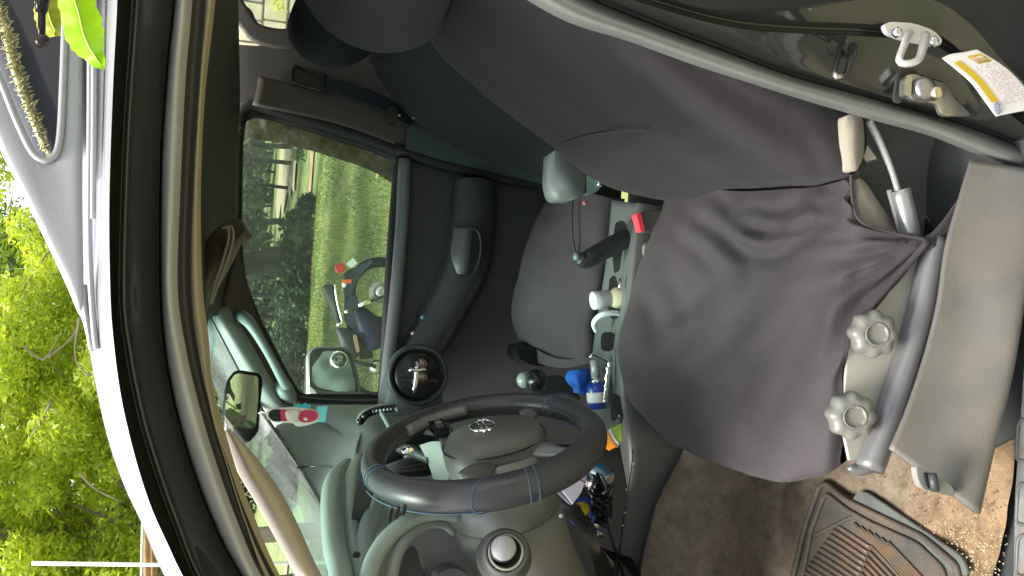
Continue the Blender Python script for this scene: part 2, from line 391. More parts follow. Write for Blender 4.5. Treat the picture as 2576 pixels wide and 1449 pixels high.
for i in range(16):
    x = -12+i*3.1; Y = 62+random.uniform(0, 12)
    tree('woodland_tree', (x, Y, ground_h(x, Y)), 6, blobs_in(x-2.4, x+2.4, Y-1.5, Y+1.5, ground_h(x, Y)+.4, ground_h(x, Y)+6.5, 10, 1.5), .55, 1500, .15, (LEAF2, LEAF3), BARKD,
         'dark green tree in the dense woodland backdrop of the far window', 'tree', 'dense woodland backdrop', .5, 3)
for i in range(14):
    x = -9+i*1.9; Y = 50+random.uniform(-2, 3)
    if 6.0 < x < 14: Y += 8
    tree('woodland_tree', (x, Y, ground_h(x, Y)), 3.4, blobs_in(x-1.3, x+1.3, Y-1, Y+1, ground_h(x, Y)+.5, ground_h(x, Y)+3.2, 7, .9), .4, 1100, .08, (LEAF2, LEAF3), BARKD,
         'small bushy tree in the middle distance beyond the dirt path', 'tree', 'small bushy trees beyond the dirt path', .5, 3)
def bush(x, y, r, h, n, label, mats=(LEAF2, LEAF3), size=.16, grp='bushes along the meadow edge'):
    bm = bmesh.new(); z = ground_h(x, y)
    for c, rr in blobs_in(x-r*.6, x+r*.6, y-r*.4, y+r*.4, z+h*.2, z+h*.7, 7, h*.45): leaves(bm, c, rr, n//7, size, .5, len(mats))
    o = link('bush', bm, list(mats), None, False); tag(o, label, 'bush', grp)
    return o
for x, y, nm in ((-3.2, 27.5, 'dark leafy bush behind the door mirror'), (-1.6, 27.2, 'dark leafy bush right of the one behind the door mirror'), (.1, 27.6, 'dark bush below the row of thin stems'), (-2.4, 28.1, 'dark bush in deep shade behind the leafy mirror bush'), (-.8, 27.9, 'dark bush between the mirror bush and the thin stems'), (1.0, 28.2, 'dark bush filling the gap before the thick black trunk'), (2.7, 27.4, 'shaded bush just right of the thick black trunk'), (-4.6, 28, 'dark bush at the left end of the hedge'),
                 (1.8, 27.0, 'dark bush at the foot of the thick black trunk'), (3.6, 27.8, 'low shaded bush right of the thick trunk'), (8.6, 28.5, 'broad-leaved bush on the dirt path edge'), (10.2, 29, 'broad-leaved bush near the film-covered window edge')):
    bush(x, y, 1.3, 1.0 if x < 3 else .5, 2600, nm, (LEAF2, LEAF2) if x < 3 else (LEAF2, LEAF3))  # left-hand bushes take only the deep leaf: shade put into their colour

for k in range(13):
    x = random.uniform(-2, 15); y = random.uniform(33, 46)
    if 5.5 < x and y > 37: y = 34
    bush(x, y, .7, .6, 500, 'small shrub scattered on the green slope beyond the path', (LEAF3, LEAF2), .14, 'small shrubs on the green slope')
# post, rope and rusty rail beyond the bonnet
p0, p1 = at(80, 1417, 6), at(430, 1421, 6)
post = tube('fence_post', [p0, p1, Vector((p1.x, 6, 0))], .012, WHITE); tag(post, 'thin white post standing in front of the bright tree', 'post')
rail = empty('roadside_fence', loc=at(372, 1449, 6.1)); tag(rail, 'rusty brown rail fence with a strand of twisted wire below the bright tree', 'fence')
a, b = at(368, 1270, 6.3), at(374, 1700, 5.9)
child(tube('rail', [a, b], .022, RUST), rail)
a2, b2 = at(385, 1330, 6.3), at(392, 1700, 6.0); child(tube('rail', [a2, b2], .022, RUST), rail)
bm = bmesh.new(); a, b = at(360, 1272, 6.2), at(350, 1700, 5.9)
for k in range(170):
    p = a.lerp(b, k/169); d = (b-a).normalized()
    lathe_bm(bm, p-d*.004, d, [(.006, -.003), (.011, 0), (.006, .003)], seg=6)
tube_bm(bm, [a, b], .006, seg=5)
child(link('wire', bm, WHITE), rail)

# pale stone wall behind the rear window
wc = at(680, 30, 9.0)
wall = empty('stone_wall', loc=(wc.x, 9.0, 0)); tag(wall, 'pale stone block wall bright in the sun behind the rear of the cab', 'wall')
child(box('mortar_backing', (wc.x+.1, 9.2, 1.3), (2.6, .2, 2.6), STONEG, bev=0), wall)
me = None
for r in range(11):
    x = wc.x-1.2+random.uniform(0, .1)
    while x < wc.x+1.3:
        wd = random.uniform(.16, .34)
        if .9 < .05+r*.235 < 2.4 or random.random() < 1:
            child(box('stone', (x+wd/2, 9.08+random.uniform(-.01, .01), .12+r*.235), (wd-.02, .1, .215), random.choice((STONE, STONE, STONEG)), bev=.01), wall)
        x += wd
for k in range(5):
    bm = bmesh.new(); leaves(bm, (wc.x-.5+k*.28, 8.95, 1.25+random.uniform(0, .5)), (.09, .05, .08), 40, .06, .4, 1)
    tag(link('wall_plant', bm, LEAF1, None, False), 'tuft of lime-green leaves growing on the pale stone wall', 'plant', 'tufts on the stone wall')
# unseen tree row added behind the camera: blocks sky light, mirrors in the jamb
for i in range(11):
    x = -11+i*2.2; Y = -7.5-random.uniform(0, 2.5)
    tree('sky_block_tree', (x, Y, 0), 6, blobs_in(x-1.4, x+1.4, Y-1, Y+1, .5, 6.8, 13, 1.05), .34, 1500, .12, (LEAF2, LEAF3), BARK, 'unseen leafy tree added behind the photographer to block sky light', 'tree', 'added sky-blocking trees behind the photographer', .55, 3)
for i in range(8):
    x = -8.5-random.uniform(0, 4); Y = 1.5+i*2.3
    tree('hedge_tree', (x, Y, 0), 3.2, blobs_in(x-1, x+1, Y-1, Y+1, .5, 3.3, 9, .8), .2, 2600, .1, (LEAF3, LEAF2), BARK, 'green hedge tree seen through the windscreen beyond the bonnet', 'tree', 'hedge trees in front of the bonnet', .5, 3)

# ================================================================== MOTORCYCLE
TYRE = mat('tyre_rubber', (.006, .006, .006), .9, spec=.1)
def motorcycle():
    Y = 9.0; o = at(965, 742, Y); loc = Vector((o.x, Y, 0)); m = empty('motorcycle', loc=loc)
    tag(m, 'navy trail motorcycle with red tail light parked on the grass past the far door', 'motorcycle')
    def C(ob, par=None): return child(ob, m)
    def q(x, y, dY=0): return at(x, y, Y+dY)
    rr = .31
    def wheel(c, r, nm):
        e = empty(nm, m, c)
        def W(ob): return child(ob, e)
        ring = [c+Vector((math.cos(a)*r, 0, math.sin(a)*r)) for a in [2*math.pi*k/40 for k in range(40)]]
        W(tube('tyre', ring, .052, TYRE, closed=True, seg=8))
        ring = [c+Vector((math.cos(a)*(r-.04), 0, math.sin(a)*(r-.04))) for a in [2*math.pi*k/40 for k in range(40)]]
        W(tube('rim', ring, .012, STEEL, closed=True, seg=6))
        W(lathe('hub', c-Vector((0, .05, 0)), (0, 1, 0), [(.03, -.02), (.07, 0), (.07, .1), (.03, .12)], STEEL, seg=16))
        bm = bmesh.new()
        for k in range(28):
            a = 2*math.pi*k/28; tube_bm(bm, [c+Vector((math.cos(a)*.05, .03*(-1)**k, math.sin(a)*.05)), c+Vector((math.cos(a+.15)*(r-.04), 0, math.sin(a+.15)*(r-.04)))], .0022, seg=4)
        W(link('spokes', bm, STEEL))
    cw = q(968, 735); wheel(Vector((cw.x, Y, .335)), .30, 'rear_wheel')
    cf = q(945, 922); wheel(Vector((cf.x, Y, .335)), .30, 'front_wheel')
    D = (0, .12, 0)
    C(prism('seat', rounded(A((812, 722), (818, 716), (842, 716), (850, 770), (858, 812), (850, 818), (838, 780), Y=Y-.12), .03), (0, .24, 0), mat('seat_vinyl', (.022, .025, .028), .6, spec=.3), bev=.015, smooth=True))
    C(tube('grab_rail', A((842, 716), (850, 765), (862, 812), Y=Y-.15), .012, CHROME, seg=8, n=8))
    C(tube('rail_end', A((847, 818), (864, 812), Y=Y-.15), .016, CHROME, seg=8))
    C(prism('fuel_tank', rounded(A((848, 828), (862, 822), (895, 838), (905, 880), (898, 905), (868, 900), Y=Y-.14), .05), (0, .28, 0), mat('tank_grey', (.028, .032, .036), .5, spec=.3), bev=.03, smooth=True))
    C(prism('tank_panel', rounded(A((888, 842), (897, 842), (906, 885), (897, 888), Y=Y-.16), .02), (0, .02, 0), mat('bronze_panel', (.35, .22, .16), .4), bev=.004))
    C(prism('side_panel', rounded(A((872, 752), (900, 740), (903, 800), (912, 850), (893, 838), (868, 806), Y=Y-.10), .04), (0, .2, 0), SLATE, bev=.015))
    C(prism('body_cover', rounded(A((893, 782), (915, 770), (962, 806), (975, 870), (930, 885), (903, 845), Y=Y-.13), .05), (0, .24, 0), NAVY, bev=.03, smooth=True))
    C(prism('rear_mudguard', rounded(A((866, 700), (872, 680), (905, 668), (935, 652), (938, 659), (908, 690), (892, 720), (884, 752), (868, 745), Y=Y-.06), .02), D, SLATE, bev=.01))
    C(prism('mudguard_bracket', rounded(A((862, 692), (880, 676), (896, 684), (880, 706), Y=Y-.08), .02), (0, .16, 0), BLACKM, bev=.01))
    tl = C(prism('tail_light', rounded(A((843, 666), (866, 660), (871, 682), (850, 686), Y=Y-.08), .02), (0, .16, 0), RED, bev=.012))
    C(prism('number_plate', rounded(A((871, 664), (888, 648), (900, 662), (884, 674), Y=Y-.09), .01), (0, .02, 0), mat('plate_white', (.6, .68, .68), .4), bev=.002))
    C(prism('indicator', rounded(A((860, 704), (884, 702), (886, 712), (862, 716), Y=Y-.16), .015), (0, .06, 0), ORANGE, bev=.012))
    C(lathe('indicator_cap', q(866, 717, -.16), (0, -1, 0), [(.02, -.02), (.024, 0), (.012, .02)], WHITE, seg=12))
    C(tube('shock_absorber', A((872, 782), (905, 770), (925, 764), Y=Y-.16), [.018, .024, .018], BLACKM, n=8))
    C(tube('shock_cover', A((902, 769), (932, 758), Y=Y-.165), .026, CHROME, seg=10))
    C(tube('swing_arm', A((932, 758), (966, 745), Y=Y-.14), .014, BLACKM))
    C(lathe('chain_guard', Vector((cw.x, Y+.09, .335)), (0, 1, 0), [(.10, 0), (.11, .01), (.10, .02)], STEEL, seg=24))
    C(lathe('frame_knob', q(872, 784, -.15), (0, -1, 0), [(.02, 0), (.02, .02)], CHROME, seg=12))
    C(tube('fork', A((870, 905), (945, 922), Y=Y-.09), .022, BLACKM))
    C(tube('fork', A((870, 905), (945, 922), Y=Y+.09), .022, BLACKM))
    C(tube('handlebar', [q(852, 900, -.36), q(858, 905, -.1), q(858, 905, .1), q(852, 900, .36)], .013, BLACKM, n=10))
    C(tube('exhaust', A((985, 870), (990, 800), (985, 700), Y=Y-.16), [.02, .035, .04], STEEL, n=8))
    C(prism('frame', rounded(A((864, 704), (888, 722), (902, 790), (925, 835), (940, 900), (908, 905), (880, 850), (868, 800), (868, 750), Y=Y-.05), .02), (0, .1, 0), BLACKM, bev=.01))
    C(prism('engine', rounded(A((940, 800), (985, 800), (990, 860), (945, 870), Y=Y-.12), .03), (0, .24, 0), mat('engine_dark', (.05, .05, .055), .4, .6), bev=.02))
motorcycle()

# ================================================================== PICKUP TRUCK
TR = empty('pickup_truck', loc=(.3, 1.9, 0))
tag(TR, 'grey metallic pickup truck seen through its open driver side doorway, with roof rack', 'truck')
NL = 40
def L(pts, Y): return A(*pts, Y=Y)
l0 = [(210, -260), (210, 0), (209, 300), (207, 560), (212, 724), (222, 850), (226, 878)]
l1 = [(248, -260), (247, 0), (240, 350), (232, 600), (222, 724), (224, 800), (228, 878), (250, 1000), (280, 1125), (320, 1235), (360, 1320), (415, 1449), (520, 1640)]
l2 = [(300, -260), (295, 0), (285, 200), (275, 500), (277, 724), (285, 850), (305, 1000), (340, 1150), (380, 1275), (425, 1375), (460, 1449), (565, 1640)]
l2b = [(355, -260), (345, 0), (322, 350), (311, 724), (325, 874), (360, 1050), (405, 1200), (450, 1325), (500, 1449), (610, 1640)]
l3 = [(445, -260), (435, 0), (420, 150), (403, 400), (401, 724), (415, 900), (445, 1050), (490, 1200), (550, 1350), (605, 1449), (720, 1640)]
l4 = [(495, -260), (482, 0), (465, 200), (451, 500), (445, 724), (465, 874), (500, 1024), (545, 1174), (600, 1324), (655, 1449), (770, 1640)]
l5 = [(530, -260), (515, 0), (500, 200), (481, 500), (478, 724), (495, 874), (530, 1034), (575, 1174), (620, 1300), (690, 1449), (810, 1640)]
l6 = [(560, -260), (542, 0), (515, 250), (505, 500), (510, 724), (525, 850), (535, 974), (569, 1094), (601, 1200), (640, 1300), (705, 1449), (830, 1640)]
def strip(name, lines, m, par, nu=60, nv=10, **k): return grid(name, lines, m, par, nu=nu, nv=nv, **k)
body = empty('body', TR, (.3, 1.9, .5))
# painted roof edge rolls from the roof skin down to the door aperture
strip('roof_edge', [[p+Vector((0, .10, .012)) for p in L(l1, 1.19)], [p+Vector((0, .03, .006)) for p in L(l1, 1.165)], L(l1, 1.155), L([(x+16, y) for x, y in l1], 1.128), L([(x-14, y) for x, y in l2], 1.096), L(l2, 1.083)], ROOFLIT, body, nv=18)
strip('drip_channel', [L([(x-4, y) for x, y in l0], 1.19), L([(x+(14 if y < 700 else 6), y) for x, y in l0], 1.18), L([(x+(40 if y < 500 else 22 if y < 600 else 10 if y < 800 else 2), y) for x, y in l0], 1.165)], RACKP, body, nv=8)
tube('gutter_bead', L([(x+17, y) for x, y in l0], 1.12), .0035, RACKP, body, n=40, seg=8)
tube('gutter_bead', L([(x+27, y-10) for x, y in l0[:4]], 1.115), .0032, RACKP, body, n=40, seg=8)
strip('door_jamb', [L(l2, 1.085), L([(x+3, y) for x, y in l2], 1.10), L([(x-12, y) for x, y in l2b], 1.128), L([(x-6, y) for x, y in l2b], 1.120), L([(x+4, y) for x, y in l2b], 1.120), L([(x+12, y) for x, y in l2b], 1.140), L([((a*1.0), y) for a, y in [(x-40, y) for x, y in l3]], 1.165), L(l3, 1.185)], PAINT, body, nv=40)
strip('shadow_gap', [L([(x-3, y) for x, y in l3], 1.184), L([(x+2, y) for x, y in l3], 1.21), L([(x+12, y) for x, y in l3], 1.20)], BLACKR, body, nv=6)
strip('door_weatherstrip', [L([(x+3, y) for x, y in l3], 1.205), L([(x+12, y) for x, y in l3], 1.178), L([(a[0]*.5+b[0]*.5, a[1]) for a, b in zip(l4, [(x-46, 0) for x, _ in l4])], 1.168), L([(x-10, y) for x, y in l4], 1.178), L([(x+2, y) for x, y in l4], 1.205)], GSEAL, body, nv=24)
strip('inner_seal', [L([(x-1, y) for x, y in l4], 1.204), L([(a*.5+b*.5, y) for (a, y), (b, _) in zip(l4, l5)], 1.218), L([(x+2, y) for x, y in l5], 1.215)], SEALR, body, nv=12)
strip('headliner_edge', [L([(x-1, y) for x, y in l5], 1.222), L([(a*.5+b*.5, y) for (a, y), (b, _) in zip(l5, l6)], 1.214), L(l6, 1.235)], TAN, body, nv=12)
# roof skin above and headliner below
e1 = resample(L(l1[:7], 1.14), 20)
rw = []
for Yr, dz in ((1.24, .012), (1.5, .05), (1.9, .06), (2.3, .05), (2.62, 0)):
    rw.append([Vector((p.x, Yr, 1.725+dz)) for p in e1])
grid('roof_skin', rw, PAINT, body, nu=20, nv=20)
# rack fin with its slot
outer = [(-330, -260), (-200, -60), (-90, 140), (0, 375), (30, 435), (85, 545), (170, 725), (205, 800), (214, 850), (222, 884)]
top = L(outer, 1.15)
inner_o = [(215, -260), (214, 0), (211, 300), (208, 560), (211, 724), (214, 780), (217, 810), (219, 840), (220, 862), (223, 884)]
rack = empty('roof_rack', TR, (.6, 1.15, 1.75))
slot = [(-240, -260), (-160, -80), (-70, 60), (0, 200), (40, 298), (76, 374), (98, 398), (120, 404), (141, 386), (151, 345), (157, 250), (163, 85), (166, -60), (168, -260)]
outr = [(-330, -260), (-220, -100), (-100, 120), (0, 375), (30, 435), (85, 545), (140, 660), (170, 725), (205, 800), (211, 724), (208, 500), (209, 200), (210, 0), (212, -260)]
grid('rack_fin', [L(outr, 1.150), [p.lerp(q, .12) for p, q in zip(L(outr, 1.135), L(slot, 1.135))], [p.lerp(q, .9) for p, q in zip(L(outr, 1.135), L(slot, 1.135))], L(slot, 1.142), L([(x, y) for x, y in slot], 1.19)], RACKP, rack, nu=140, nv=24)
grid('rack_fin', [L([(170, 724), (190, 765), (205, 800), (226, 884)], 1.14), L([(212, 715), (214, 765), (217, 800), (228, 884)], 1.137)], RACKP, rack, nu=12, nv=6, thick=.01)
tube('fin_lip', L(slot, 1.134), .0042, RACKP, rack, n=90, seg=8)
bw = [at(x, y, 1.42) for x, y in ((-260, -400), (205, -400), (200, 400), (170, 520), (110, 500), (10, 350), (-100, 120))]
prism('slot_backing', bw, (0, .02, 0), mat('slot_dark', (.035, .034, .04), .7), rack)
pad = tube('foam_pad', A((-190, -260), (-60, -40), (20, 120), (60, 220), (105, 320), (150, 420), Y=1.24), .026, mat('pad_cloth', (.06, .065, .085), .8, bump=.3), rack, n=24, seg=14)
tag(pad, 'dark blue-grey tube')
bm = bmesh.new()
cl = resample(A((-60, -70), (0, 60), (25, 165), (60, 262), (98, 348), (122, 394), Y=1.205), 240)
wid = resample(A((-40, -78), (20, 52), (47, 156), (80, 252), (112, 340), (126, 390), Y=1.205), 240)
for i in range(239):
    for k in range(5):
        p = cl[i].lerp(wid[i], random.random()); d = (wid[i]-cl[i])*random.uniform(-.6, .75)+Vector((random.gauss(0, .002), random.uniform(-.008, .002), random.gauss(0, .002)))
        tube_bm(bm, [p, p+d*.5, p+d], [.0012, .0011, .0003], seg=3)
tube_bm(bm, [p.lerp(q, .35) for p, q in zip(cl[::6], wid[::6])], [.0045]*36+[.004, .003, .002, .001], seg=6)
tag(link('frayed_strip', bm, FRAY), 'frayed pale yellow strip of fibre stuck along the dark rack pad', 'strip')
hook = empty('hanging_rod', loc=at(107, 0, 1.20)); tag(hook, 'thin black rod ending in a ball, hanging in the rack slot', 'rod')
tube('rod', A((110, -200), (106, -20), (105, 95), Y=1.2), .0045, BLACKM, hook, n=10)
tube('sleeve', A((112, -200), (107, -20), (104, 30), Y=1.2), [.014, .012, .007], BLACKM, hook, n=10)
lathe('ball', at(106, 103, 1.2), (0, -1, 0), [(.001, -.009), (.007, -.006), (.0095, 0), (.007, .006), (.001, .009)], mat('ball_brown', (.05, .035, .03), .3), hook, seg=14)
# leaves beside the rack
def leafblade(name, pts, Y, w_, m, lab, tilt=.02):
    P = resample([at(x, y, Y)+Vector((0, tilt*math.sin(i*1.2), 0)) for i, (x, y) in enumerate(pts)], 22)
    bm = bmesh.new(); T, _ = frames(P); rows = []
    for i, (p, t) in enumerate(zip(P, T)):
        s = i/21; wd = w_*(math.sin(math.pi*min(1, .12+.88*s)**.85)**.7)*(1+.06*math.sin(i*2.1)); sd = t.cross(Vector((0, 1, 0))).normalized()
        rows.append([bm.verts.new(p+sd*wd*k+Vector((0, .010*abs(k)+.0018*math.sin(i*1.6+abs(k)*3), 0))) for k in (-1, -.66, -.33, 0, .33, .66, 1)])
    for a, b in zip(rows, rows[1:]):
        for j in range(6): bm.faces.new((a[j], a[j+1], b[j+1], b[j]))
    bmesh.ops.remove_doubles(bm, verts=bm.verts, dist=1e-5)
    e = empty(name, loc=P[0]); link('blade', bm, m, e)
    bm = bmesh.new(); tube_bm(bm, [p-Vector((0, .001, 0)) for p in P], [.0012]*20+[.0006, .0003], seg=5); link('midrib', bm, mat('rib', (.42, .6, .12), .5), e)
    return tag(e, lab, 'leaf')
NEAR = mat('fresh_leaf', (.33, .62, .015), .45, bump=.4, bscale=120, trans=.45)
leafblade('leaf', [(168, -60), (188, 10), (205, 75), (228, 125), (246, 155), (262, 174)], 1.03, .020, NEAR, 'large bright lime-green leaf hanging in front of the silver rack fin')
leafblade('leaf', [(112, -10), (120, 40), (134, 70), (140, 92)], 1.30, .020, mat('yellow_leaf', (.45, .48, .05), .5, trans=.4), 'smaller yellow-green leaf behind the black rod in the rack slot')
# headliner and sun visor
grid('headliner', [[p+Vector((0, .004, .003)) for p in A((560, -260), (542, 0), (515, 250), (505, 500), (510, 724), (522, 840), Y=1.235)],
     A((545, -260), (528, 0), (505, 250), (498, 500), (508, 724), (520, 840), Y=1.6),
     A((600, -260), (575, 0), (555, 250), (545, 500), (535, 700), (528, 800), Y=2.2),
     A((600, -260), (600, 0), (604, 250), (600, 330), (596, 560), (560, 790), Y=2.56)], HEAD, body, nu=30, nv=24, thick=.02)
# recess moulding in the headliner
tube('headliner_recess', A((600, 296, 2.45), (566, 299, 2.44), (548, 330, 2.4), (540, 380, 2.4), (540, 450, 2.4), (550, 505, 2.42), (590, 528, 2.45)), .006, PILLAR, body, n=30)
vis = empty('sun_visor', TR, at(560, 700, 1.82))
grid('visor_panel', [A((512, 618), (530, 590), (560, 565), (600, 552), (612, 556), Y=1.86), A((512, 700), (535, 660), (568, 620), (602, 590), (617, 575), Y=1.80),
     A((519, 745), (540, 700), (578, 655), (603, 620), (612, 596), Y=1.80), A((522, 780), (535, 750), (560, 705), (588, 655), (605, 615), Y=1.88)], mat('visor_vinyl', (.15, .125, .105), .6, bump=.3, bscale=300), vis, nu=30, nv=20, thick=.02)
for dx in (0, 14): tube('visor_piping', A((558+dx, 574-dx*.3), (573+dx*.8, 572), (575+dx*.8, 600), (562+dx*.8, 650), (545+dx*.6, 700), (527+dx*.3, 765), Y=1.785), .003, mat('piping', (.30, .27, .23), .5), vis, n=24)

# ---------------------------------------------------------------- far side
WIN = [(606, 300), (640, 283), (720, 300), (850, 342), (960, 378), (1000, 402), (1000, 440), (988, 600), (975, 800), (962, 1000), (930, 1004), (800, 1004), (752, 1000), (716, 950), (680, 880), (640, 800), (605, 700), (596, 600), (596, 450), (598, 360)]
fd = empty('passenger_door', TR, at(980, 700, 2.62))
prism('window_glass', A(*WIN, Y=2.66), (0, .005, 0), GLASS, fd, bev=0)
tube('window_seal', A(*WIN, Y=2.62), .016, BLACKR, fd, n=120, closed=True, seg=10)
tube('window_seal', A((1008, 385), (960, 362), (850, 325), (720, 285), (650, 266), (612, 278), (598, 320), Y=2.60), .02, BLACKR, fd, n=50, seg=10)
fl = grid('window_film', [A((606, 306), (640, 283), (720, 300), (850, 342), (960, 378), (1000, 402), Y=2.652), A((600, 345), (660, 352), (740, 368), (850, 400), (930, 428), (990, 462), Y=2.650)], FILM, fd, nu=90, nv=14, wrinkle=.006, wscale=28)
tag(fl, 'crinkled grey film along the rear edge')
tube('belt_moulding', A((1018, 400), (1012, 550), (1000, 700), (985, 850), (968, 1005), Y=2.58), .019, mat('belt_plastic', (.17, .20, .195), .35), fd, n=30, seg=12)
grid('door_card', [A((1010, 385), (1006, 560), (995, 760), (970, 1010), (975, 1100), Y=2.60), A((1200, 428), (1200, 600), (1200, 800), (1200, 1000), (1200, 1180), Y=2.60), A((1500, 505), (1500, 700), (1500, 900), (1500, 1100), (1500, 1300), Y=2.60), A((1800, 600), (1800, 800), (1800, 1000), (1800, 1200), (1800, 1449), Y=2.60)], DOORP, fd, nu=20, nv=20)
grid('armrest', [A((1138, 470), (1128, 570), (1118, 640), (1075, 740), (1020, 850), (985, 930), Y=2.59), A((1150, 452), (1146, 570), (1135, 660), (1100, 750), (1045, 850), (1005, 925), Y=2.545),
     A((1200, 446), (1195, 570), (1180, 680), (1135, 790), (1085, 870), (1050, 925), Y=2.53), A((1240, 460), (1235, 570), (1220, 680), (1170, 780), (1125, 860), (1090, 920), Y=2.545),
     A((1250, 480), (1246, 600), (1225, 700), (1180, 785), (1135, 865), (1095, 915), Y=2.60)], PLASTD, fd, nu=30, nv=24)
grid('armrest_recess', [A((1142, 575), (1135, 640), (1150, 690), Y=2.535), A((1176, 575), (1170, 640), (1168, 695), Y=2.515), A((1205, 580), (1203, 640), (1190, 690), Y=2.53)], mat('handle_plastic', (.10, .105, .10), .4), fd, nu=12, nv=12)
prism('door_pull', rounded(A((1178, 578), (1208, 586), (1206, 660), (1185, 690), (1170, 690), Y=2.518), .02), (0, .02, 0), BLACKM, fd)
tube('door_pull_rim', A((1138, 572), (1175, 572), (1205, 585), (1209, 640), (1192, 688), (1168, 695), (1140, 690), Y=2.515), .004, PLASTD, fd, n=30)
for x, y in ((1063, 798), (1039, 838)): lathe('window_switch', at(x, y, 2.535), (0, -1, 0), [(.006, -.003), (.006, .002), (.004, .003)], mat('switch_blue', (.12, .35, .5), .3) if x > 1050 else STEEL, fd, seg=12)
tube('door_edge_seal', A((990, 372), (1100, 410), (1250, 445), (1400, 478), (1560, 560), Y=2.585), .018, BLACKR, fd, n=30)
# far pillars
fp = empty('passenger_side_pillars', TR, at(800, 250, 2.6))
grid('pillar_trim', [A((596, 112), (700, 112), (850, 60), (1100, -40), (1700, -200), Y=2.607), A((600, 180), (740, 180), (880, 180), (1100, 180), (1650, 220), Y=2.606), A((600, 268), (720, 284), (850, 322), (1000, 374), (1400, 472), Y=2.61)], PILLAR, fp, nu=30, nv=14)
grid('pillar_trim', [A((1026, 312), (1032, 345), (1018, 372), Y=2.58), A((850, 240), (855, 275), (850, 310), Y=2.57), A((650, 190), (645, 225), (635, 262), Y=2.57)], mat('pillar_light', (.105, .10, .088), .6, bump=.2, bscale=400), fp, nu=10, nv=24, thick=.02)
grid('pillar_trim_lower', [A((1026, 312), (1120, 340), (1250, 380), (1420, 460), Y=2.55), A((1018, 378), (1110, 405), (1250, 440), (1400, 476), Y=2.57)], mat('lower_pillar', (.045, .075, .068), .6), fp, nu=14, nv=6)
tube('belt_guide_frame', A((738, 163), (818, 190), (812, 228), (735, 205), Y=2.55), .005, PLASTD, fp, closed=False)
prism('belt_guide', rounded(A((738, 163), (825, 190), (820, 232), (733, 206), Y=2.555), .02), (0, .01, 0), PILLAR, fp, bev=.004)
tube('belt_guide_rim', [p for p in rounded(A((738, 163), (825, 190), (820, 232), (733, 206), Y=2.55), .02)], .0045, BLACKM, fp, closed=True, seg=6)
sb = empty('passenger_seat_belt', TR, at(900, 240, 2.5))
grid('webbing', [A((822, 188), (900, 215), (960, 238), (1000, 262), (1045, 300), Y=2.50), A((818, 226), (880, 250), (935, 268), (980, 290), (1030, 320), Y=2.49)], mat('webbing', (.015, .025, .035), .7, bump=.3), sb, nu=24, nv=6, thick=.003)
box('belt_bezel', at(986, 292, 2.46), (.05, .02, .03), BLACKM, sb)
for x, y in ((1005, 290), (1041, 296)): lathe('bolt', at(x, y, 2.44), (0, -1, 0), [(.004, -.004), (.004, .002), (.001, .004)], STEEL, sb, seg=10)
# rear cab wall with the window opening (four sides of the opening)
rearw = [at(x, y, 2.6) for x, y in ((598, -80), (612, 0), (634, 28), (655, 61), (722, 71), (741, 36), (765, 10), (775, -80))]
rc = [at(x, y, 2.6) for x, y in ((520, -300), (540, 0), (600, 60), (640, 105), (740, 120), (850, 60), (900, -20), (950, -300))]
grid('rear_window_frame', [rc, [p.lerp(q, .5) for p, q in zip(rc, rearw)], rearw], PILLAR, body, nu=60, nv=6, thick=.012)
prism('rear_side_glass', [p+Vector((0, .02, 0)) for p in rearw], (0, .004, 0), glass('clear_glass', (.93, .95, .9)), body, bev=0)
prism('cab_rear_panel', [Vector(p) for p in ((1.35, 1.12, .5), (1.35, 2.6, .5), (1.35, 2.6, 1.68), (1.35, 1.12, 1.68))], (.03, 0, 0), HEAD, body, bev=0)
# A pillar far
grid('far_windscreen_pillar', [A((520, 778), (560, 852), (600, 928), (640, 1000), (690, 1075), Y=2.47), A((545, 776), (590, 850), (640, 930), (680, 990), (735, 1060), Y=2.45), A((575, 770), (625, 850), (670, 930), (715, 1000), (745, 1020), Y=2.50)], mat('pale_pillar', (.30, .33, .30), .5, bump=.2), fp, nu=20, nv=14, thick=.01)
grid('far_pillar_trim', [A((560, 765), (610, 850), (665, 945), (715, 1010), Y=2.51), A((600, 620), (640, 780), (690, 890), (756, 1005), Y=2.56)], mat('brown_trim', (.10, .085, .072), .6), fp, nu=16, nv=8, thick=.01)
gh = empty('grab_handle', TR, at(670, 900, 2.45))
tube('handle', A((606, 795, 2.50), (614, 800, 2.46), (632, 818, 2.43), (670, 880, 2.42), (705, 945, 2.43), (722, 975, 2.46), (728, 1000, 2.5)), [.017, .016, .012, .0105, .011, .014, .019], mat('handle_green', (.28, .36, .33), .45), gh, n=30, seg=12)
tube('handle_foot', A((700, 968, 2.5), (715, 985, 2.46), (733, 1005, 2.49)), [.012, .02, .016], mat('handle_green_b', (.28, .36, .33), .45), gh, n=10, seg=12)
# windscreen
bl = A((520, 778, 2.48), (560, 852, 2.48), (600, 928, 2.48), (640, 1000, 2.48), (680, 1067, 2.42), (753, 1177, 2.2), (796, 1250, 2.0), (826, 1302, 1.85), (833, 1373, 1.68), (838, 1449, 1.55), (842, 1640, 1.3))
tp = A((520, 778, 2.48), (516, 850, 2.2), (520, 930, 1.9), (538, 1010, 1.6), (558, 1080, 1.36), (598, 1190, 1.31), (625, 1260, 1.30), (680, 1370, 1.29), (722, 1449, 1.28), (830, 1640, 1.26))
ws = empty('windscreen', TR, at(700, 1200, 2))
grid('glass', [[p.lerp(q, .085) for p, q in zip(tp, bl)], bl], WSG, ws, nu=40, nv=6)
grid('shade_band', [A((518, 790, 2.46), (519, 850, 2.3), (520, 905, 2.1)), A((530, 800, 2.47), (535, 860, 2.35), (528, 905, 2.1))], BAND, ws, nu=16, nv=5)
tube('black_border', [p-Vector((0, .006, 0)) for p in bl], .0055, BLACKM, ws, n=60, seg=8)
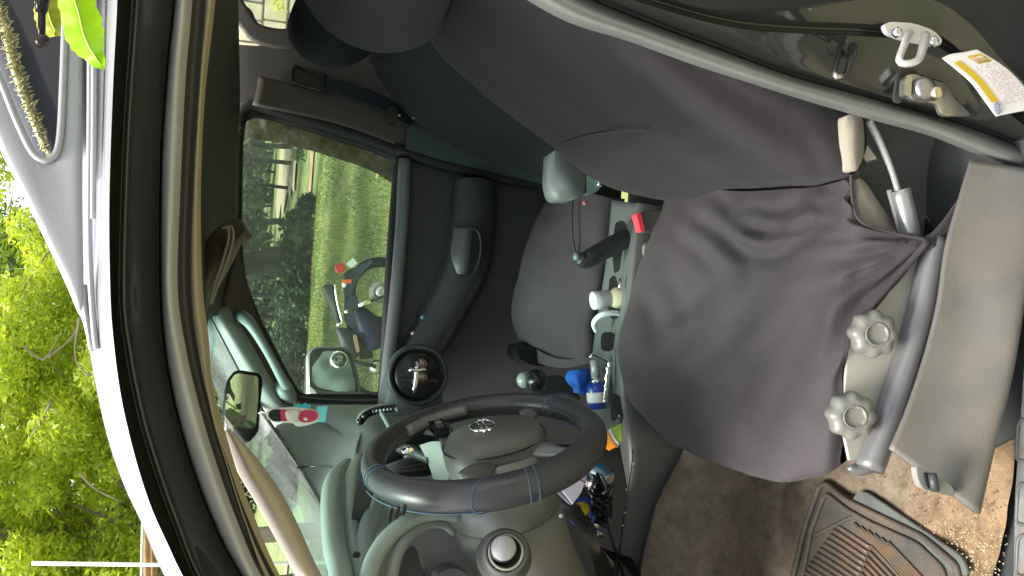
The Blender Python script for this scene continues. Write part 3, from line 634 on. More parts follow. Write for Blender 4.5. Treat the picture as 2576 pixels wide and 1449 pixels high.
# near A pillar trim
grid('windscreen_pillar_trim', [A((560, 1088), (582, 1153), (601, 1195), (640, 1260), (686, 1342), (745, 1449), (860, 1640), Y=1.30),
     A((572, 1082), (600, 1140), (622, 1185), (660, 1252), (704, 1335), (765, 1449), (880, 1640), Y=1.27),
     A((585, 1085), (618, 1130), (652, 1185), (695, 1252), (736, 1335), (795, 1449), (910, 1640), Y=1.275),
     A((595, 1098), (634, 1137), (674, 1189), (717, 1256), (753, 1327), (810, 1449), (925, 1640), Y=1.31)], BEIGE, body, nu=40, nv=16, thick=.006)
# rear-view mirror
rm = empty('rear_view_mirror', TR, at(610, 1020, 1.56))
mc = at(611, 1020, 1.56)
mo = rounded(A((591, 928), (655, 938), (662, 960), (655, 1015), (650, 1085), (636, 1102), (622, 1114), (562, 1086), (560, 1030), (568, 960), Y=1.56), .012)
nrm = (CAM-mc).normalized()
MN = Vector((.31, -.95, -.06)).normalized()   # the glass is turned towards the driver
def tilt(ps, c, lift=0): return [p-nrm*((p-c).dot(MN)/nrm.dot(MN))+nrm*lift for p in ps]
cc = sum(A((593, 938), (650, 946), (642, 1078), (568, 1068), Y=1.56), Vector())/4
prism('mirror_housing', tilt(mo, cc), -nrm*.03, BLACKM, rm, bev=.005, smooth=True)
mi_ = tilt(rounded(A((593, 938), (650, 946), (650, 1000), (642, 1078), (622, 1076), (568, 1068), (567, 1020), (574, 965), Y=1.56), .006), cc, .002)
mo_ = prism('mirror_glass', mi_, -nrm*.001, MIRROR, rm, bev=0)
tube('mirror_stem', [mc-nrm*.03, mc-nrm*.05+Vector((-.08, 0, .02))], .009, BLACKM, rm)
# outside mirror on the far door
om = empty('door_mirror', TR, at(840, 940, 2.85))
oo = rounded(A((772, 885), (790, 872), (870, 872), (888, 884), (905, 960), (908, 985), (895, 1003), (790, 1003), (772, 990), Y=2.86), .03)
prism('mirror_shell', oo, (-.02, .09, 0), mat('shell_grey', (.30, .31, .31), .3, .5, coat=.6), om, bev=.02, smooth=True)
prism('mirror_bezel', rounded(A((779, 888), (792, 876), (866, 876), (882, 888), (898, 960), (902, 990), (890, 998), (800, 1003), (778, 985), Y=2.855), .03), (0, .02, 0), BLACKM, om, bev=.006)
g_ = rounded(A((784, 892), (795, 882), (862, 884), (876, 896), (893, 965), (893, 982), (870, 990), (800, 975), (786, 960), Y=2.852), .02)
ccm = sum(g_, Vector())/len(g_); 
prism('mirror_face', [p+Vector((0, (p.x-ccm.x)*.05+(p.z-ccm.z)*.08-.003, 0)) for p in g_], (0, .0012, 0), mat('door_mirror_glass', (.50, .58, .58), .06, 1), om, bev=0)
lathe('blind_spot_mirror', at(852, 905, 2.842), (.15, -1, .1), [(.026, -.006), (.027, .004), (.023, .006), (.018, .009), (.001, .011)], MIRROR, om, seg=24)
prism('mirror_arm', rounded(A((785, 975), (812, 985), (905, 985), (960, 1010), (930, 1024), (800, 1008), Y=2.84), .015), (0, .05, 0), mat('arm_plastic', (.06, .065, .07), .4), om, bev=.006)
prism('mirror_accent', rounded(A((776, 968), (795, 985), (800, 1004), (782, 1000), Y=2.835), .006), (0, .02, 0), WHITE, om, bev=.003)
tube('sail_seal', A((735, 1012), (800, 1020), (900, 1024), (1010, 1020), Y=2.56), .02, BLACKR, fd, n=20)

# ---------------------------------------------------------------- dashboard
dash = empty('dashboard', TR, at(1000, 1200, 2))
grid('dash_top', [[p-Vector((0, .008, .004)) for p in A((690, 1070, 2.44), (753, 1174, 2.22), (796, 1248, 2.0), (830, 1302, 1.86), (838, 1373, 1.68), (842, 1449, 1.55), (846, 1640, 1.3))],
     A((800, 1030, 2.5), (808, 1150, 2.25), (830, 1220, 2.0), (845, 1262, 1.82), (846, 1373, 1.6), (850, 1449, 1.46), (852, 1640, 1.24)),
     A((935, 1030, 2.48), (900, 1110, 2.2), (890, 1175, 2.0), (866, 1230, 1.78), (850, 1330, 1.56), (856, 1449, 1.42), (858, 1640, 1.22))], DASH, dash, nu=50, nv=20)
grid('dash_side', [A((745, 1018), (870, 1018), (1000, 1018), (1180, 1010), Y=2.50), A((870, 1100), (930, 1070), (1040, 1080), (1200, 1040), Y=2.3), A((880, 1175), (940, 1160), (1060, 1150), (1250, 1100), Y=2.05)], DASHL, dash, nu=24, nv=20)
grid('dash_cowl', [A((875, 1172), (930, 1165), (1060, 1140), (1200, 1130), (1390, 1120), Y=2.0), A((850, 1262), (900, 1270), (1000, 1240), (1200, 1230), (1370, 1200), Y=1.78), A((842, 1400), (900, 1390), (1000, 1330), (1200, 1330), (1390, 1300), Y=1.66), A((846, 1640), (950, 1600), (1050, 1600), (1200, 1600), (1400, 1600), Y=1.5)], DASHL, dash, nu=30, nv=24)
# moulded ridges running down to the near end of the dash
RID = mat('dash_ridge', (.30, .355, .32), .36, bump=.15, bscale=500)
tube('dash_ridge', A((875, 1170, 2.0), (848, 1205, 1.86), (838, 1270, 1.66), (842, 1373, 1.48), (858, 1449, 1.38), (870, 1600, 1.25)), [.016, .022, .024, .02, .018, .018], RID, dash, n=30, seg=12)
tube('dash_ridge', A((905, 1160, 1.95), (890, 1215, 1.8), (882, 1290, 1.62), (892, 1390, 1.46), (905, 1449, 1.40), (925, 1600, 1.3)), [.018, .022, .02, .014, .012, .012], RID, dash, n=30, seg=12)
tube('dash_ridge', A((955, 1250, 1.62), (925, 1330, 1.52), (916, 1400, 1.44), (915, 1449, 1.40), (915, 1600, 1.3)), [.012, .016, .015, .014, .014], RID, dash, n=30, seg=12)
grid('dash_pocket', [A((900, 1210), (885, 1300), (888, 1400), (900, 1449), (910, 1600), Y=1.55), A((940, 1240), (915, 1330), (905, 1400), (912, 1449), (920, 1600), Y=1.56)], PLAST, dash, nu=18, nv=5)
prism('pocket_gap', A((889, 1393), (912, 1393), (918, 1500), (900, 1500), Y=1.42), (0, .02, 0), PLASTD, dash)
tube('binnacle_arch', A((905, 1600, 1.30), (922, 1470, 1.34), (945, 1400, 1.37), (985, 1345, 1.39), (1040, 1305, 1.40), (1100, 1290, 1.41), (1150, 1300, 1.43)), [.012, .013, .014, .014, .013, .012, .01], RID, dash, n=36, seg=12)
tube('binnacle_arch', A((965, 1600, 1.33), (985, 1449, 1.36), (1010, 1375, 1.38), (1060, 1325, 1.40), (1110, 1318, 1.42), (1142, 1340, 1.43)), [.010, .010, .010, .009, .008, .006], mat('arch_inner', (.22, .24, .225), .35), dash, n=30, seg=12)
grid('binnacle_side', [A((925, 1600), (940, 1449), (970, 1380), (1030, 1318), (1100, 1300), Y=1.42), A((965, 1600), (985, 1449), (1012, 1380), (1060, 1330), (1110, 1322), Y=1.43)], mat('bin_grey', (.17, .17, .16), .5), dash, nu=20, nv=6)
grid('knee_panel', [A((985, 1600), (1000, 1430), (1040, 1350), (1150, 1330), Y=1.50), A((1020, 1640), (1060, 1500), (1120, 1440), (1210, 1449), Y=1.46)], mat('knee_grey', (.16, .15, .148), .5, bump=.2, bscale=500), dash, nu=20, nv=12)
prism('knee_pocket', rounded(A((990, 1480), (998, 1420), (1020, 1385), (1048, 1376), (1058, 1420), (1070, 1449), (1090, 1520), (1040, 1600), (990, 1600), Y=1.452), .02), (0, .02, 0), mat('pocket_navy', (.018, .018, .025), .4), dash)
prism('knee_bulge', rounded(A((1098, 1449), (1120, 1432), (1150, 1428), (1185, 1449), (1200, 1600), (1060, 1600), Y=1.42), .03), (0, .04, 0), mat('kneeb', (.06, .06, .065), .4), dash, bev=.01)
# end vent
for k in range(3):
    x = 977+k*17; o = prism('vent_slot', rounded(A((x, 1303+3-k*6), (x+5, 1282-k*4), (x+14, 1275-k*3), (x+10, 1298-k*4), (x+5, 1320-k*10), Y=1.31), .006), (0, .01, 0), BLACKM, dash, bev=.001)
# demister slot
dm = empty('demister_grille', TR, at(950, 1040, 2.25))
tube('grille_rim', A((900, 1060, 2.25), (915, 1038, 2.25), (950, 1024, 2.25), (985, 1020, 2.24), (1002, 1032, 2.22)), .006, DASHL, dm, n=24)
bm = bmesh.new(); P = resample(A((906, 1060, 2.24), (922, 1043, 2.24), (950, 1032, 2.24), (990, 1027, 2.23)), 11)
for i, p in enumerate(P):
    lathe_bm(bm, p, (0, -1, 0), [(.010, -.002), (.010, .006)], seg=6)
link('grille_teeth', bm, BLACKM, dm)
tube('dash_strip', A((960, 1038, 2.22), (975, 1065, 2.12), (985, 1085, 2.05)), .006, DASHL, dm, n=8)
cab = tube('camera_cable', A((665, 1181, 1.9), (700, 1178, 2.1), (760, 1176, 2.15), (815, 1171, 2.1), (860, 1180, 1.97), (905, 1172, 1.86), (960, 1170, 1.8)), .0028, BLACKM, None, n=40, seg=6)
tag(cab, 'thin black cable trailing across the pale dashboard to the windscreen', 'cable')
# passenger end: round outlet with a cross
ov = empty('round_vent', TR, at(1050, 945, 2.35))
grid('vent_pod', [A((980, 905), (962, 960), (950, 1010), (945, 1040), Y=2.47), A((1000, 893), (985, 950), (975, 1010), (970, 1045), Y=2.42), A((1055, 876), (1060, 950), (1060, 1010), (1060, 1045), Y=2.40), A((1100, 900), (1112, 950), (1114, 1000), (1120, 1045), Y=2.46)], mat('pod_plastic', (.10, .115, .112), .4), ov, nu=18, nv=22)
lathe('vent_ring', at(1051, 943, 2.385), (0, -1, 0), [(.082, -.02), (.082, .006), (.076, .010), (.070, .006), (.068, -.01), (.001, -.012)], PLASTD, ov, seg=40)
lathe('vent_disc', at(1051, 943, 2.375), (0, -1, 0), [(.062, 0), (.058, .003), (.001, .004)], BLACKM, ov, seg=32)
box('vent_vane', at(1051, 955, 2.365), (.006, .01, .11), PLASTD, ov)
cx = empty('cross_ornament', loc=at(1048, 940, 2.355)); tag(cx, 'small chrome cross clipped to the round dashboard vent', 'ornament')
tube('upright', A((1050, 908), (1046, 955), (1040, 990), Y=2.35), [.007, .007, .004], CHROME, cx, n=6, seg=8)
tube('crossbar', A((1029, 930), (1055, 931), (1070, 926), Y=2.348), .0065, CHROME, cx, n=6, seg=8)
for x, y in ((1062, 914), (1062, 948)): lathe('clip', at(x, y, 2.355), (0, -1, 0), [(.013, -.006), (.014, .003), (.009, .007)], mat('clip_brown', (.35, .25, .2), .2, .8), cx, seg=14)

# ---------------------------------------------------------------- steering wheel
sw = empty('steering_wheel', TR, at(1222, 1118, 1.48))
wc_ = at(1216, 1120, 1.48)
tA = Vector((-.26, 0, .966)).normalized(); sA = Vector((.25, .965, -.05)); sA = (sA-tA*sA.dot(tA)).normalized()
nA = sA.cross(tA).normalized()
if nA.x < 0: nA = -nA
def W3(a, b, c=0): return wc_+tA*a+sA*b+nA*c
RW = .186
N = 120
ringp = [W3(RW*math.cos(2*math.pi*k/N), RW*math.sin(2*math.pi*k/N)) for k in range(N)]
# angle 0 = top of the wheel, 90 = far side, 270 = near side
bm = bmesh.new(); T, _ = frames(ringp, True); rings = []
for k, (p, t) in enumerate(zip(ringp, T)):
    u = (p-wc_).normalized(); v = nA; r = .0205+.0062*max(0, -math.sin(2*math.pi*k/N))
    rings.append([bm.verts.new(p+u*r*math.cos(a)+v*r*math.sin(a)) for a in [2*math.pi*j/20 for j in range(20)]])
for i in range(N):
    a, b = rings[i], rings[(i+1) % N]; dg = i*360/N
    mi = 0 if (150 < dg < 262 or 20 < dg < 70) else 1
    for j in range(20): bm.faces.new((a[j], a[(j+1) % 20], b[(j+1) % 20], b[j])).material_index = mi
bmesh.ops.recalc_face_normals(bm, faces=bm.faces)
rim = link('rim', bm, [LEATH, LEATHS], sw)
def ringseam(deg, tilt=0, rad=.0215, nm='stitching'):
    rad = .0208+.0062*max(0, -math.sin(R_(deg)))
    a0 = R_(deg); P = []
    for j in range(24):
        b = 2*math.pi*j/24; a = a0+tilt*math.cos(b); u = tA*math.cos(a)+sA*math.sin(a)
        P.append(wc_+u*RW+(u*math.cos(b)+nA*math.sin(b))*rad)
    tube(nm, P, .0011, STITCH, sw, closed=True, seg=6)
for d, tl in ((262, .03), (266, .03), (286, .1), (350, .02), (354, .02), (150, .03), (155, .03)): ringseam(d, tl)
P = [wc_+(tA*math.cos(R_(d))+sA*math.sin(R_(d)))*(RW+.0215)-nA*.0165 for d in range(286, 356, 2)]
tube('stitching', P, .0013, STITCH, sw, seg=6)
P = [wc_+(tA*math.cos(R_(d))+sA*math.sin(R_(d)))*(RW-.0205)+nA*.004 for d in range(0, 360, 3)]
tube('inner_seam', P, .0010, mat('seam_grey', (.12, .11, .10), .6), sw, closed=True, seg=5)
HUBM = mat('hub_plastic', (.115, .11, .10), .42, bump=.2, bscale=700)
HUBS = mat('hub_satin', (.20, .205, .19), .35, .2)
bm = bmesh.new(); rings = []
prof = [(1.0, -.035), (1.02, -.012), (.97, .006), (.86, .018), (.6, .026), (.3, .029), (.01, .030)]
for s, h in prof:
    rings.append([bm.verts.new(W3(-.022+s*(.088*math.copysign(abs(math.cos(a))**.8, math.cos(a))), .006+s*.070*math.copysign(abs(math.sin(a))**.8, math.sin(a)), h)) for a in [2*math.pi*j/40 for j in range(40)]])
for a, b in zip(rings, rings[1:]):
    for j in range(40): bm.faces.new((a[j], a[(j+1) % 40], b[(j+1) % 40], b[j]))
bm.faces.new(rings[-1]); bmesh.ops.recalc_face_normals(bm, faces=bm.faces)
hub = link('airbag_cover', bm, HUBM, sw)
tube('hub_seam', [W3(-.022+.090*math.cos(a), .006+.072*math.sin(a), .002) for a in [2*math.pi*j/40 for j in range(40)]], .0014, BLACKM, sw, closed=True, seg=6)
bm = bmesh.new(); tube_bm(bm, [W3(-.006+.021*math.cos(a), .010+.024*math.sin(a), .031) for a in [2*math.pi*j/28 for j in range(28)]], .0028, closed=True, seg=8)
for v_ in (-1, 1): tube_bm(bm, [W3(-.006+v_*.0045, -.020, .031), W3(-.006+v_*.0045, .040, .031)], .0025, seg=6)
link('badge', bm, CHROME, sw)
def spoke(nm, a0, b0, a1, b1, w0, w1, m=HUBM, h0=-.002, h1=0, th=.018):
    d = Vector((a1-a0, b1-b0, 0)).normalized(); n_ = Vector((-d.y, d.x, 0)); rows = []
    for t_ in (0, .35, .7, 1):
        a = a0+(a1-a0)*t_; b = b0+(b1-b0)*t_; wd = w0+(w1-w0)*t_+(.012 if t_ in (0, 1) else 0); h = h0+(h1-h0)*t_
        rows.append([W3(a+n_.x*wd*k, b+n_.y*wd*k, h-th*.5*k*k) for k in (-1, -.6, 0, .6, 1)])
    return grid(nm, rows, m, sw, nu=14, nv=14, thick=.016)
spoke('spoke', .03, .06, .045, .170, .020, .018)
spoke('spoke', .03, -.06, .045, -.170, .020, .018)
spoke('spoke', -.085, .045, -.130, .125, .016, .014, HUBS)
spoke('spoke', -.085, -.045, -.130, -.125, .016, .014, HUBS)
box('switch_pad', W3(.052, .095, .010), (.02, .042, .012), BLACKM, sw, ax=(tA, sA, nA), bev=.003)
for k in range(3): box('button', W3(.050, .083+k*.014, .018), (.008, .009, .004), STEEL if k == 1 else PLAST, sw, ax=(tA, sA, nA), bev=.001)
tube('rim_pad', [W3(.165*math.cos(R_(d)), .165*math.sin(R_(d)), .006) for d in range(52, 100, 4)], .010, mat('pad_satin', (.22, .20, .2), .28), sw, n=16, seg=10)
def OP(x, y, c):
    d = at(x, y, 2)-CAM; t = ((wc_+nA*c-CAM).dot(nA))/d.dot(nA); return CAM+d*t
# column behind the hub
colm = empty('steering_column', TR, W3(0, 0, -.1))
def cone(name, secs, m, par, n=26, seg=28, **k):
    """loft of circles: (centre, radius_a, radius_b) facing along the path"""
    bm = bmesh.new(); rings = []
    for c, ra, rb in secs: rings.append([bm.verts.new(c+tA*ra*math.cos(a)+sA*rb*math.sin(a)) for a in [2*math.pi*j/seg for j in range(seg)]])
    for a, b in zip(rings, rings[1:]):
        for j in range(seg): bm.faces.new((a[j], a[(j+1) % seg], b[(j+1) % seg], b[j]))
    bm.faces.new(rings[0][::-1]); bm.faces.new(rings[-1]); bmesh.ops.recalc_face_normals(bm, faces=bm.faces)
    return link(name, bm, m, par)
cone('wheel_boss', [(W3(-.02, 0, -.015), .085, .078), (W3(-.02, 0, -.04), .085, .08), (W3(-.02, 0, -.055), .07, .07)], HUBS, colm)
cone('collar', [(W3(-.012, 0, -.052), .080, .08), (W3(-.014, 0, -.09), .090, .088), (W3(-.016, 0, -.125), .095, .092), (W3(-.016, 0, -.13), .088, .086)], mat('collar_grey', (.17, .18, .165), .4), colm)
cone('shroud', [(W3(-.02, 0, -.128), .098, .095), (W3(-.022, -.002, -.20), .105, .105), (W3(-.03, -.002, -.32), .13, .12), (W3(-.045, 0, -.48), .16, .13)], mat('shroud_grey', (.17, .17, .15), .45, bump=.2, bscale=600), colm)
kc = at(1273, 1389, 1.30); kn = (CAM-kc).normalized()*.8+Vector((.1, -.1, 0)); kn.normalize()
cone_ = lathe('lock_boss', kc, kn, [(.044, -.09), (.038, -.03), (.034, -.006), (.030, 0), (.0265, -.004), (.0255, -.02)], mat('boss_grey', (.10, .10, .092), .4), colm, seg=40)
tube('boss_trim', [kc+kn*.001+(basis(kn)[0]*math.cos(a)+basis(kn)[1]*math.sin(a))*.0245 for a in [2*math.pi*k/40 for k in range(40)]], .0022, mat('ring_pale', (.32, .31, .26), .4), colm, closed=True, seg=8)
kt = kc+kn*.012+(at(1258, 1371, 1.30)-at(1273, 1389, 1.30))*.45
lathe('lock_barrel', kt-kn*.03, kn, [(.0215, -.01), (.0205, .02), (.0195, .03)], BLACKM, colm, seg=32)
lathe('silver_cap', kt, kn, [(.018, -.004), (.0185, .005), (.0165, .008), (.001, .0085)], SILVER, colm, seg=32)
for x, y in ((1411, 1297),): lathe('screw', at(x, y, 1.42), (0, -1, 0), [(.004, 0), (.003, .003)], PUTTY, colm, seg=10)
# stalks seen through the wheel
st = tube('wiper_stalk', A((1085, 1155, 1.62), (1040, 1135, 1.66), (1005, 1128, 1.70)), [.010, .012, .009], PLASTD, colm, n=12)
st = tube('stalk_knob', A((1012, 1142, 1.5), (1030, 1135, 1.5), (1040, 1128, 1.5)), [.009, .011, .008], CHROME, colm, n=8)
cl_ = empty('instrument_cluster', TR, at(1040, 1160, 1.7))
prism('cluster_face', rounded(A((985, 1120), (1060, 1085), (1110, 1100), (1100, 1200), (1010, 1200), (960, 1180), Y=1.74), .03), (0, .03, 0), BLACKM, cl_, bev=.005)
for k in range(4): tube('cluster_rib', A((968+k*5, 1176+k*4), (1010, 1160+k*8), (1075, 1140+k*12), Y=1.72), .004, PLAST, cl_)
cb = grid('column_cover_top', [A((1055, 1120), (1075, 1160), (1090, 1205), Y=1.62), A((1100, 1110), (1130, 1170), (1150, 1215), Y=1.58), A((1180, 1130), (1200, 1180), (1215, 1220), Y=1.56)], DASHL, colm, nu=10, nv=10)

# ---------------------------------------------------------------- centre console
con = empty('centre_console', TR, at(1560, 900, 1.85))
grid('console_top', [A((1538, 503, 2.02), (1525, 650, 2.02), (1505, 780, 2.02), (1490, 890, 2.02), (1484, 1010, 2.02), (1478, 1100, 2.02)),
     A((1572, 508, 1.9), (1560, 650, 1.9), (1545, 780, 1.9), (1530, 890, 1.9), (1525, 1010, 1.9), (1505, 1100, 1.9)),
     A((1604, 512, 1.79), (1592, 650, 1.78), (1578, 780, 1.78), (1564, 890, 1.78), (1562, 1010, 1.78), (1545, 1110, 1.78))], mat('console_grey', (.115, .13, .122), .42, bump=.2, bscale=600), con, nu=36, nv=14, thick=.01)
grid('console_side', [A((1604, 512, 1.785), (1592, 650, 1.775), (1578, 780, 1.775), (1564, 890, 1.775), (1566, 1010, 1.775), (1580, 1100, 1.775), (1585, 1200, 1.775), (1560, 1330, 1.775), (1540, 1449, 1.775), (1520, 1640, 1.775)),
     A((1615, 512, 1.765), (1603, 650, 1.76), (1590, 780, 1.76), (1576, 890, 1.76), (1580, 1010, 1.76), (1594, 1100, 1.76), (1598, 1200, 1.76), (1578, 1330, 1.76), (1560, 1449, 1.76), (1545, 1640, 1.76)),
     A((1800, 540, 1.75), (1800, 650, 1.75), (1790, 780, 1.75), (1780, 890, 1.75), (1770, 1010, 1.75), (1760, 1100, 1.75), (1760, 1200, 1.75), (1730, 1330, 1.75), (1700, 1449, 1.75), (1700, 1640, 1.75))], PLAST, con, nu=50, nv=16)
tube('panel_seam', A((1592, 1130, 1.757), (1588, 1180, 1.757), (1576, 1260, 1.757), (1562, 1350, 1.757), (1552, 1449, 1.757)), .0013, BLACKM, con, n=20, seg=5)
tube('panel_seam', A((1633, 640, 1.752), (1626, 720, 1.752), (1610, 815, 1.752)), .0012, BLACKM, con, n=12, seg=5)
for x, y in ((1593, 1166), (1577, 1232), (1572, 1290), (1567, 1322)): lathe('clip_head', at(x, y, 1.757), (0, -1, 0), [(.003, 0), (.002, .002)], PUTTY, con, seg=8)
def recess(nm, pts, Y, m=BLACKM, par=con): return prism(nm, rounded(A(*pts, Y=Y), .02), (0, .004, 0), m, par, bev=.001)
recess('lever_slot', ((1548, 560), (1566, 552), (1580, 568), (1570, 600), (1560, 680), (1545, 690), (1540, 620)), 1.86, mat('slot_grey', (.05, .06, .058), .6))
recess('coin_tray', ((1548, 690), (1562, 740), (1560, 800), (1538, 805), (1528, 770), (1534, 700)), 1.86, PLASTD)
recess('cup_holder', ((1512, 835), (1548, 835), (1552, 870), (1536, 885), (1512, 882)), 1.86, mat('cup_dark', (.035, .035, .037), .5))
prism('handbrake_base', rounded(A((1590, 545), (1640, 540), (1660, 610), (1650, 660), (1600, 640), Y=1.80), .02), (0, .03, 0), PLASTD, con, bev=.006)
prism('side_pocket', rounded(A((1536, 985), (1568, 1000), (1566, 1045), (1538, 1065), Y=1.772), .015), (0, .004, 0), PLASTD, con, bev=.001)
lathe('pocket_screw', at(1558, 1046, 1.768), (0, -1, 0), [(.004, 0), (.003, .003)], STEEL, con, seg=10)
prism('well_back', A((1375, 1120), (1560, 1120), (1600, 1340), (1530, 1600), (1380, 1600), Y=2.0), (0, .02, 0), mat('well_dark', (.03, .032, .03), .6), con)
grid('lower_dash_panel', [A((1378, 1240), (1430, 1300), (1475, 1370), (1500, 1449), (1530, 1640), Y=1.66), A((1432, 1282), (1480, 1335), (1520, 1385), (1560, 1449), (1620, 1640), Y=1.80)], PLASTD, con, nu=16, nv=8)
grid('tunnel_bulge', [A((1508, 1375), (1540, 1410), (1580, 1449), Y=1.78), A((1560, 1395), (1590, 1405), (1612, 1449), Y=1.72)], PLASTD, con, nu=8, nv=6)
prism('tray_floor', [at(1430, 1290, 1.8), at(1480, 1345, 1.78), at(1530, 1300, 1.82), at(1530, 1180, 1.98), at(1400, 1180, 1.98)], (0, 0, -.01), PLASTD, con)
ch = empty('gear_surround', TR, at(1510, 950, 1.84))
tube('bezel', A((1487, 900), (1492, 893), (1525, 905), (1533, 918), (1528, 960), (1522, 1012), Y=1.83), .005, CHROME, ch, n=60, seg=10)
bm = bmesh.new()
for p in resample(A((1528, 925), (1524, 970), (1520, 1005), Y=1.824), 26): bmesh.ops.create_icosphere(bm, subdivisions=1, radius=.003, matrix=Matrix.Translation(p+Vector((random.gauss(0, .001), 0, random.gauss(0, .001)))))
link('bezel_glitter', bm, mat('glitter', (.8, .74, .62), .2, 1), ch, False)
hb = empty('handbrake', TR, at(1540, 620, 1.85))
tube('lever', A((1456, 648), (1472, 655), (1500, 640), (1540, 618), (1580, 598), (1600, 590), Y=1.84), [.016, .021, .021, .022, .021, .016], mat('grip_leather', (.02, .023, .028), .4, bump=.3, bscale=500), hb, n=24, seg=16)
lathe('release_button', at(1449, 645, 1.838), (at(1449, 645, 1.838)-at(1472, 652, 1.838)), [(.009, -.008), (.009, .002), (.006, .005)], mat('button_green', (.12, .2, .19), .3), hb, seg=16)
bk = empty('belt_buckle', TR, at(1640, 555, 1.72))
prism('buckle_body', rounded(A((1604, 534), (1690, 528), (1690, 580), (1620, 584), (1610, 560), Y=1.71), .012), (0, .035, 0), mat('buckle_olive', (.09, .088, .07), .5), bk, bev=.006)
prism('press_button', rounded(A((1601, 538), (1611, 532), (1624, 580), (1613, 585), Y=1.705), .008), (0, .025, 0), PINK, bk, bev=.003)
prism('buckle_stalk', rounded(A((1622, 612), (1652, 606), (1648, 650), (1637, 668), (1622, 640), Y=1.745), .01), (0, .015, 0), mat('stalk_grey', (.17, .18, .17), .5), bk, bev=.004)
p2 = empty('passenger_belt_buckle', TR, at(1440, 450, 2.0))
prism('console_lid', rounded(A((1394, 372), (1420, 392), (1470, 432), (1474, 470), (1458, 500), (1402, 500), (1390, 460), Y=1.98), .03), (0, .08, 0), mat('lid_pale', (.24, .285, .27), .45), p2, bev=.015, smooth=True)
prism('latch', rounded(A((1474, 440), (1500, 446), (1520, 462), (1500, 484), (1476, 492), Y=1.985), .008), (0, .02, 0), mat('latch_teal', (.25, .4, .38), .25, .6), p2, bev=.004)
lathe('latch_pin', at(1510, 462, 1.98), (0, -1, 0), [(.006, -.01), (.009, 0), (.005, .004)], CHROME, p2, seg=12)
lathe('latch_button', at(1472, 510, 1.98), (0, -1, 0), [(.006, -.006), (.006, .002), (.003, .004)], mat('dull_pink', (.35, .12, .13), .4), p2, seg=12)

# ---------------------------------------------------------------- cab floor and inner shell
FLOORM = mat('trodden_carpet', (.27, .18, .105), .95, bump=1, bscale=330)
_n = FLOORM.node_tree.nodes; _l = FLOORM.node_tree.links; _tc = _n.new('ShaderNodeTexCoord'); _sx = _n.new('ShaderNodeSeparateXYZ'); _l.new(_tc.outputs['Object'], _sx.inputs[0])
_no = _n.new('ShaderNodeTexNoise'); _no.inputs['Scale'].default_value = 7; _no.inputs['Detail'].default_value = 8; _no.inputs['Roughness'].default_value = .65; _l.new(_tc.outputs['Object'], _no.inputs[0])
_ma = _n.new('ShaderNodeMath'); _ma.operation = 'MULTIPLY_ADD'; _ma.inputs[1].default_value = .55; _l.new(_no.outputs[0], _ma.inputs[0]); _l.new(_sx.outputs['Y'], _ma.inputs[2])
_cr = _n.new('ShaderNodeValToRGB'); _e = _cr.color_ramp.elements      # trodden-in soil lies thickest towards the sill
_e[0].position = .0; _e[0].color = (.25, .155, .075, 1); _e[1].position = 1; _e[1].color = (.20, .165, .125, 1)
for _p, _c in ((.30, (.22, .15, .085, 1)), (.52, (.20, .16, .12, 1)), (.72, (.20, .155, .105, 1))): _x = _cr.color_ramp.elements.new(_p); _x.color = _c
_mr = _n.new('ShaderNodeMapRange'); _mr.inputs[1].default_value = 1.2; _mr.inputs[2].default_value = 2.05; _l.new(_ma.outputs[0], _mr.inputs[0]); _l.new(_mr.outputs[0], _cr.inputs[0])
_n2 = _n.new('ShaderNodeTexNoise'); _n2.inputs['Scale'].default_value = 24; _n2.inputs['Detail'].default_value = 10; _n2.inputs['Roughness'].default_value = .75; _l.new(_tc.outputs['Object'], _n2.inputs[0])
_m2 = _n.new('ShaderNodeMapRange'); _m2.inputs[1].default_value = .35; _m2.inputs[2].default_value = .65; _m2.inputs[3].default_value = .55; _m2.inputs[4].default_value = 1.3; _l.new(_n2.outputs[0], _m2.inputs[0])
_mx = _n.new('ShaderNodeVectorMath'); _mx.operation = 'SCALE'; _l.new(_cr.outputs[0], _mx.inputs[0]); _l.new(_m2.outputs[0], _mx.inputs['Scale'])
_l.new(_mx.outputs[0], _n['Principled BSDF'].inputs['Base Color'])
fl_ = empty('floor', TR, (-.1, 1.7, .5))
prism('floor_pan', [Vector(p) for p in ((-1.1, 1.0, .44), (1.36, 1.0, .44), (1.36, 2.62, .44), (-1.1, 2.62, .44))], (0, 0, -.04), PLASTD, fl_, bev=0)
prism('firewall', [Vector(p) for p in ((-.78, 1.25, .5), (-.78, 2.6, .5), (-.78, 2.6, 1.25), (-.78, 1.25, 1.25))], (-.03, 0, 0), PLASTD, fl_, bev=0)
prism('kick_panel', [Vector(p) for p in ((-.45, 1.1, .5), (-.80, 1.1, .5), (-.80, 1.1, 1.30), (-.60, 1.1, 1.30))], (0, .05, 0), PLAST, fl_, bev=0)
zf = .46
def onz(x, y, z):
    d = at(x, y, 2)-CAM; t = (z-CAM.z)/d.z; return CAM+d*t
def fz(pts, z): return [onz(x, y, z) for x, y in pts]
grid('carpet', [fz([(1700, 1100), (1780, 1110), (1950, 1180), (2140, 1150), (2240, 1100), (2420, 1150), (2560, 1100)], zf), fz([(1655, 1240), (1750, 1230), (1930, 1250), (2080, 1250), (2240, 1240), (2400, 1290), (2535, 1280)], zf),
     fz([(1605, 1449), (1720, 1449), (1880, 1449), (2050, 1449), (2200, 1449), (2350, 1449), (2500, 1449)], zf), fz([(1560, 1700), (1700, 1700), (1860, 1700), (2050, 1700), (2200, 1700), (2350, 1700), (2480, 1700)], zf)], FLOORM, fl_, nu=60, nv=40, wrinkle=.006, wscale=12)
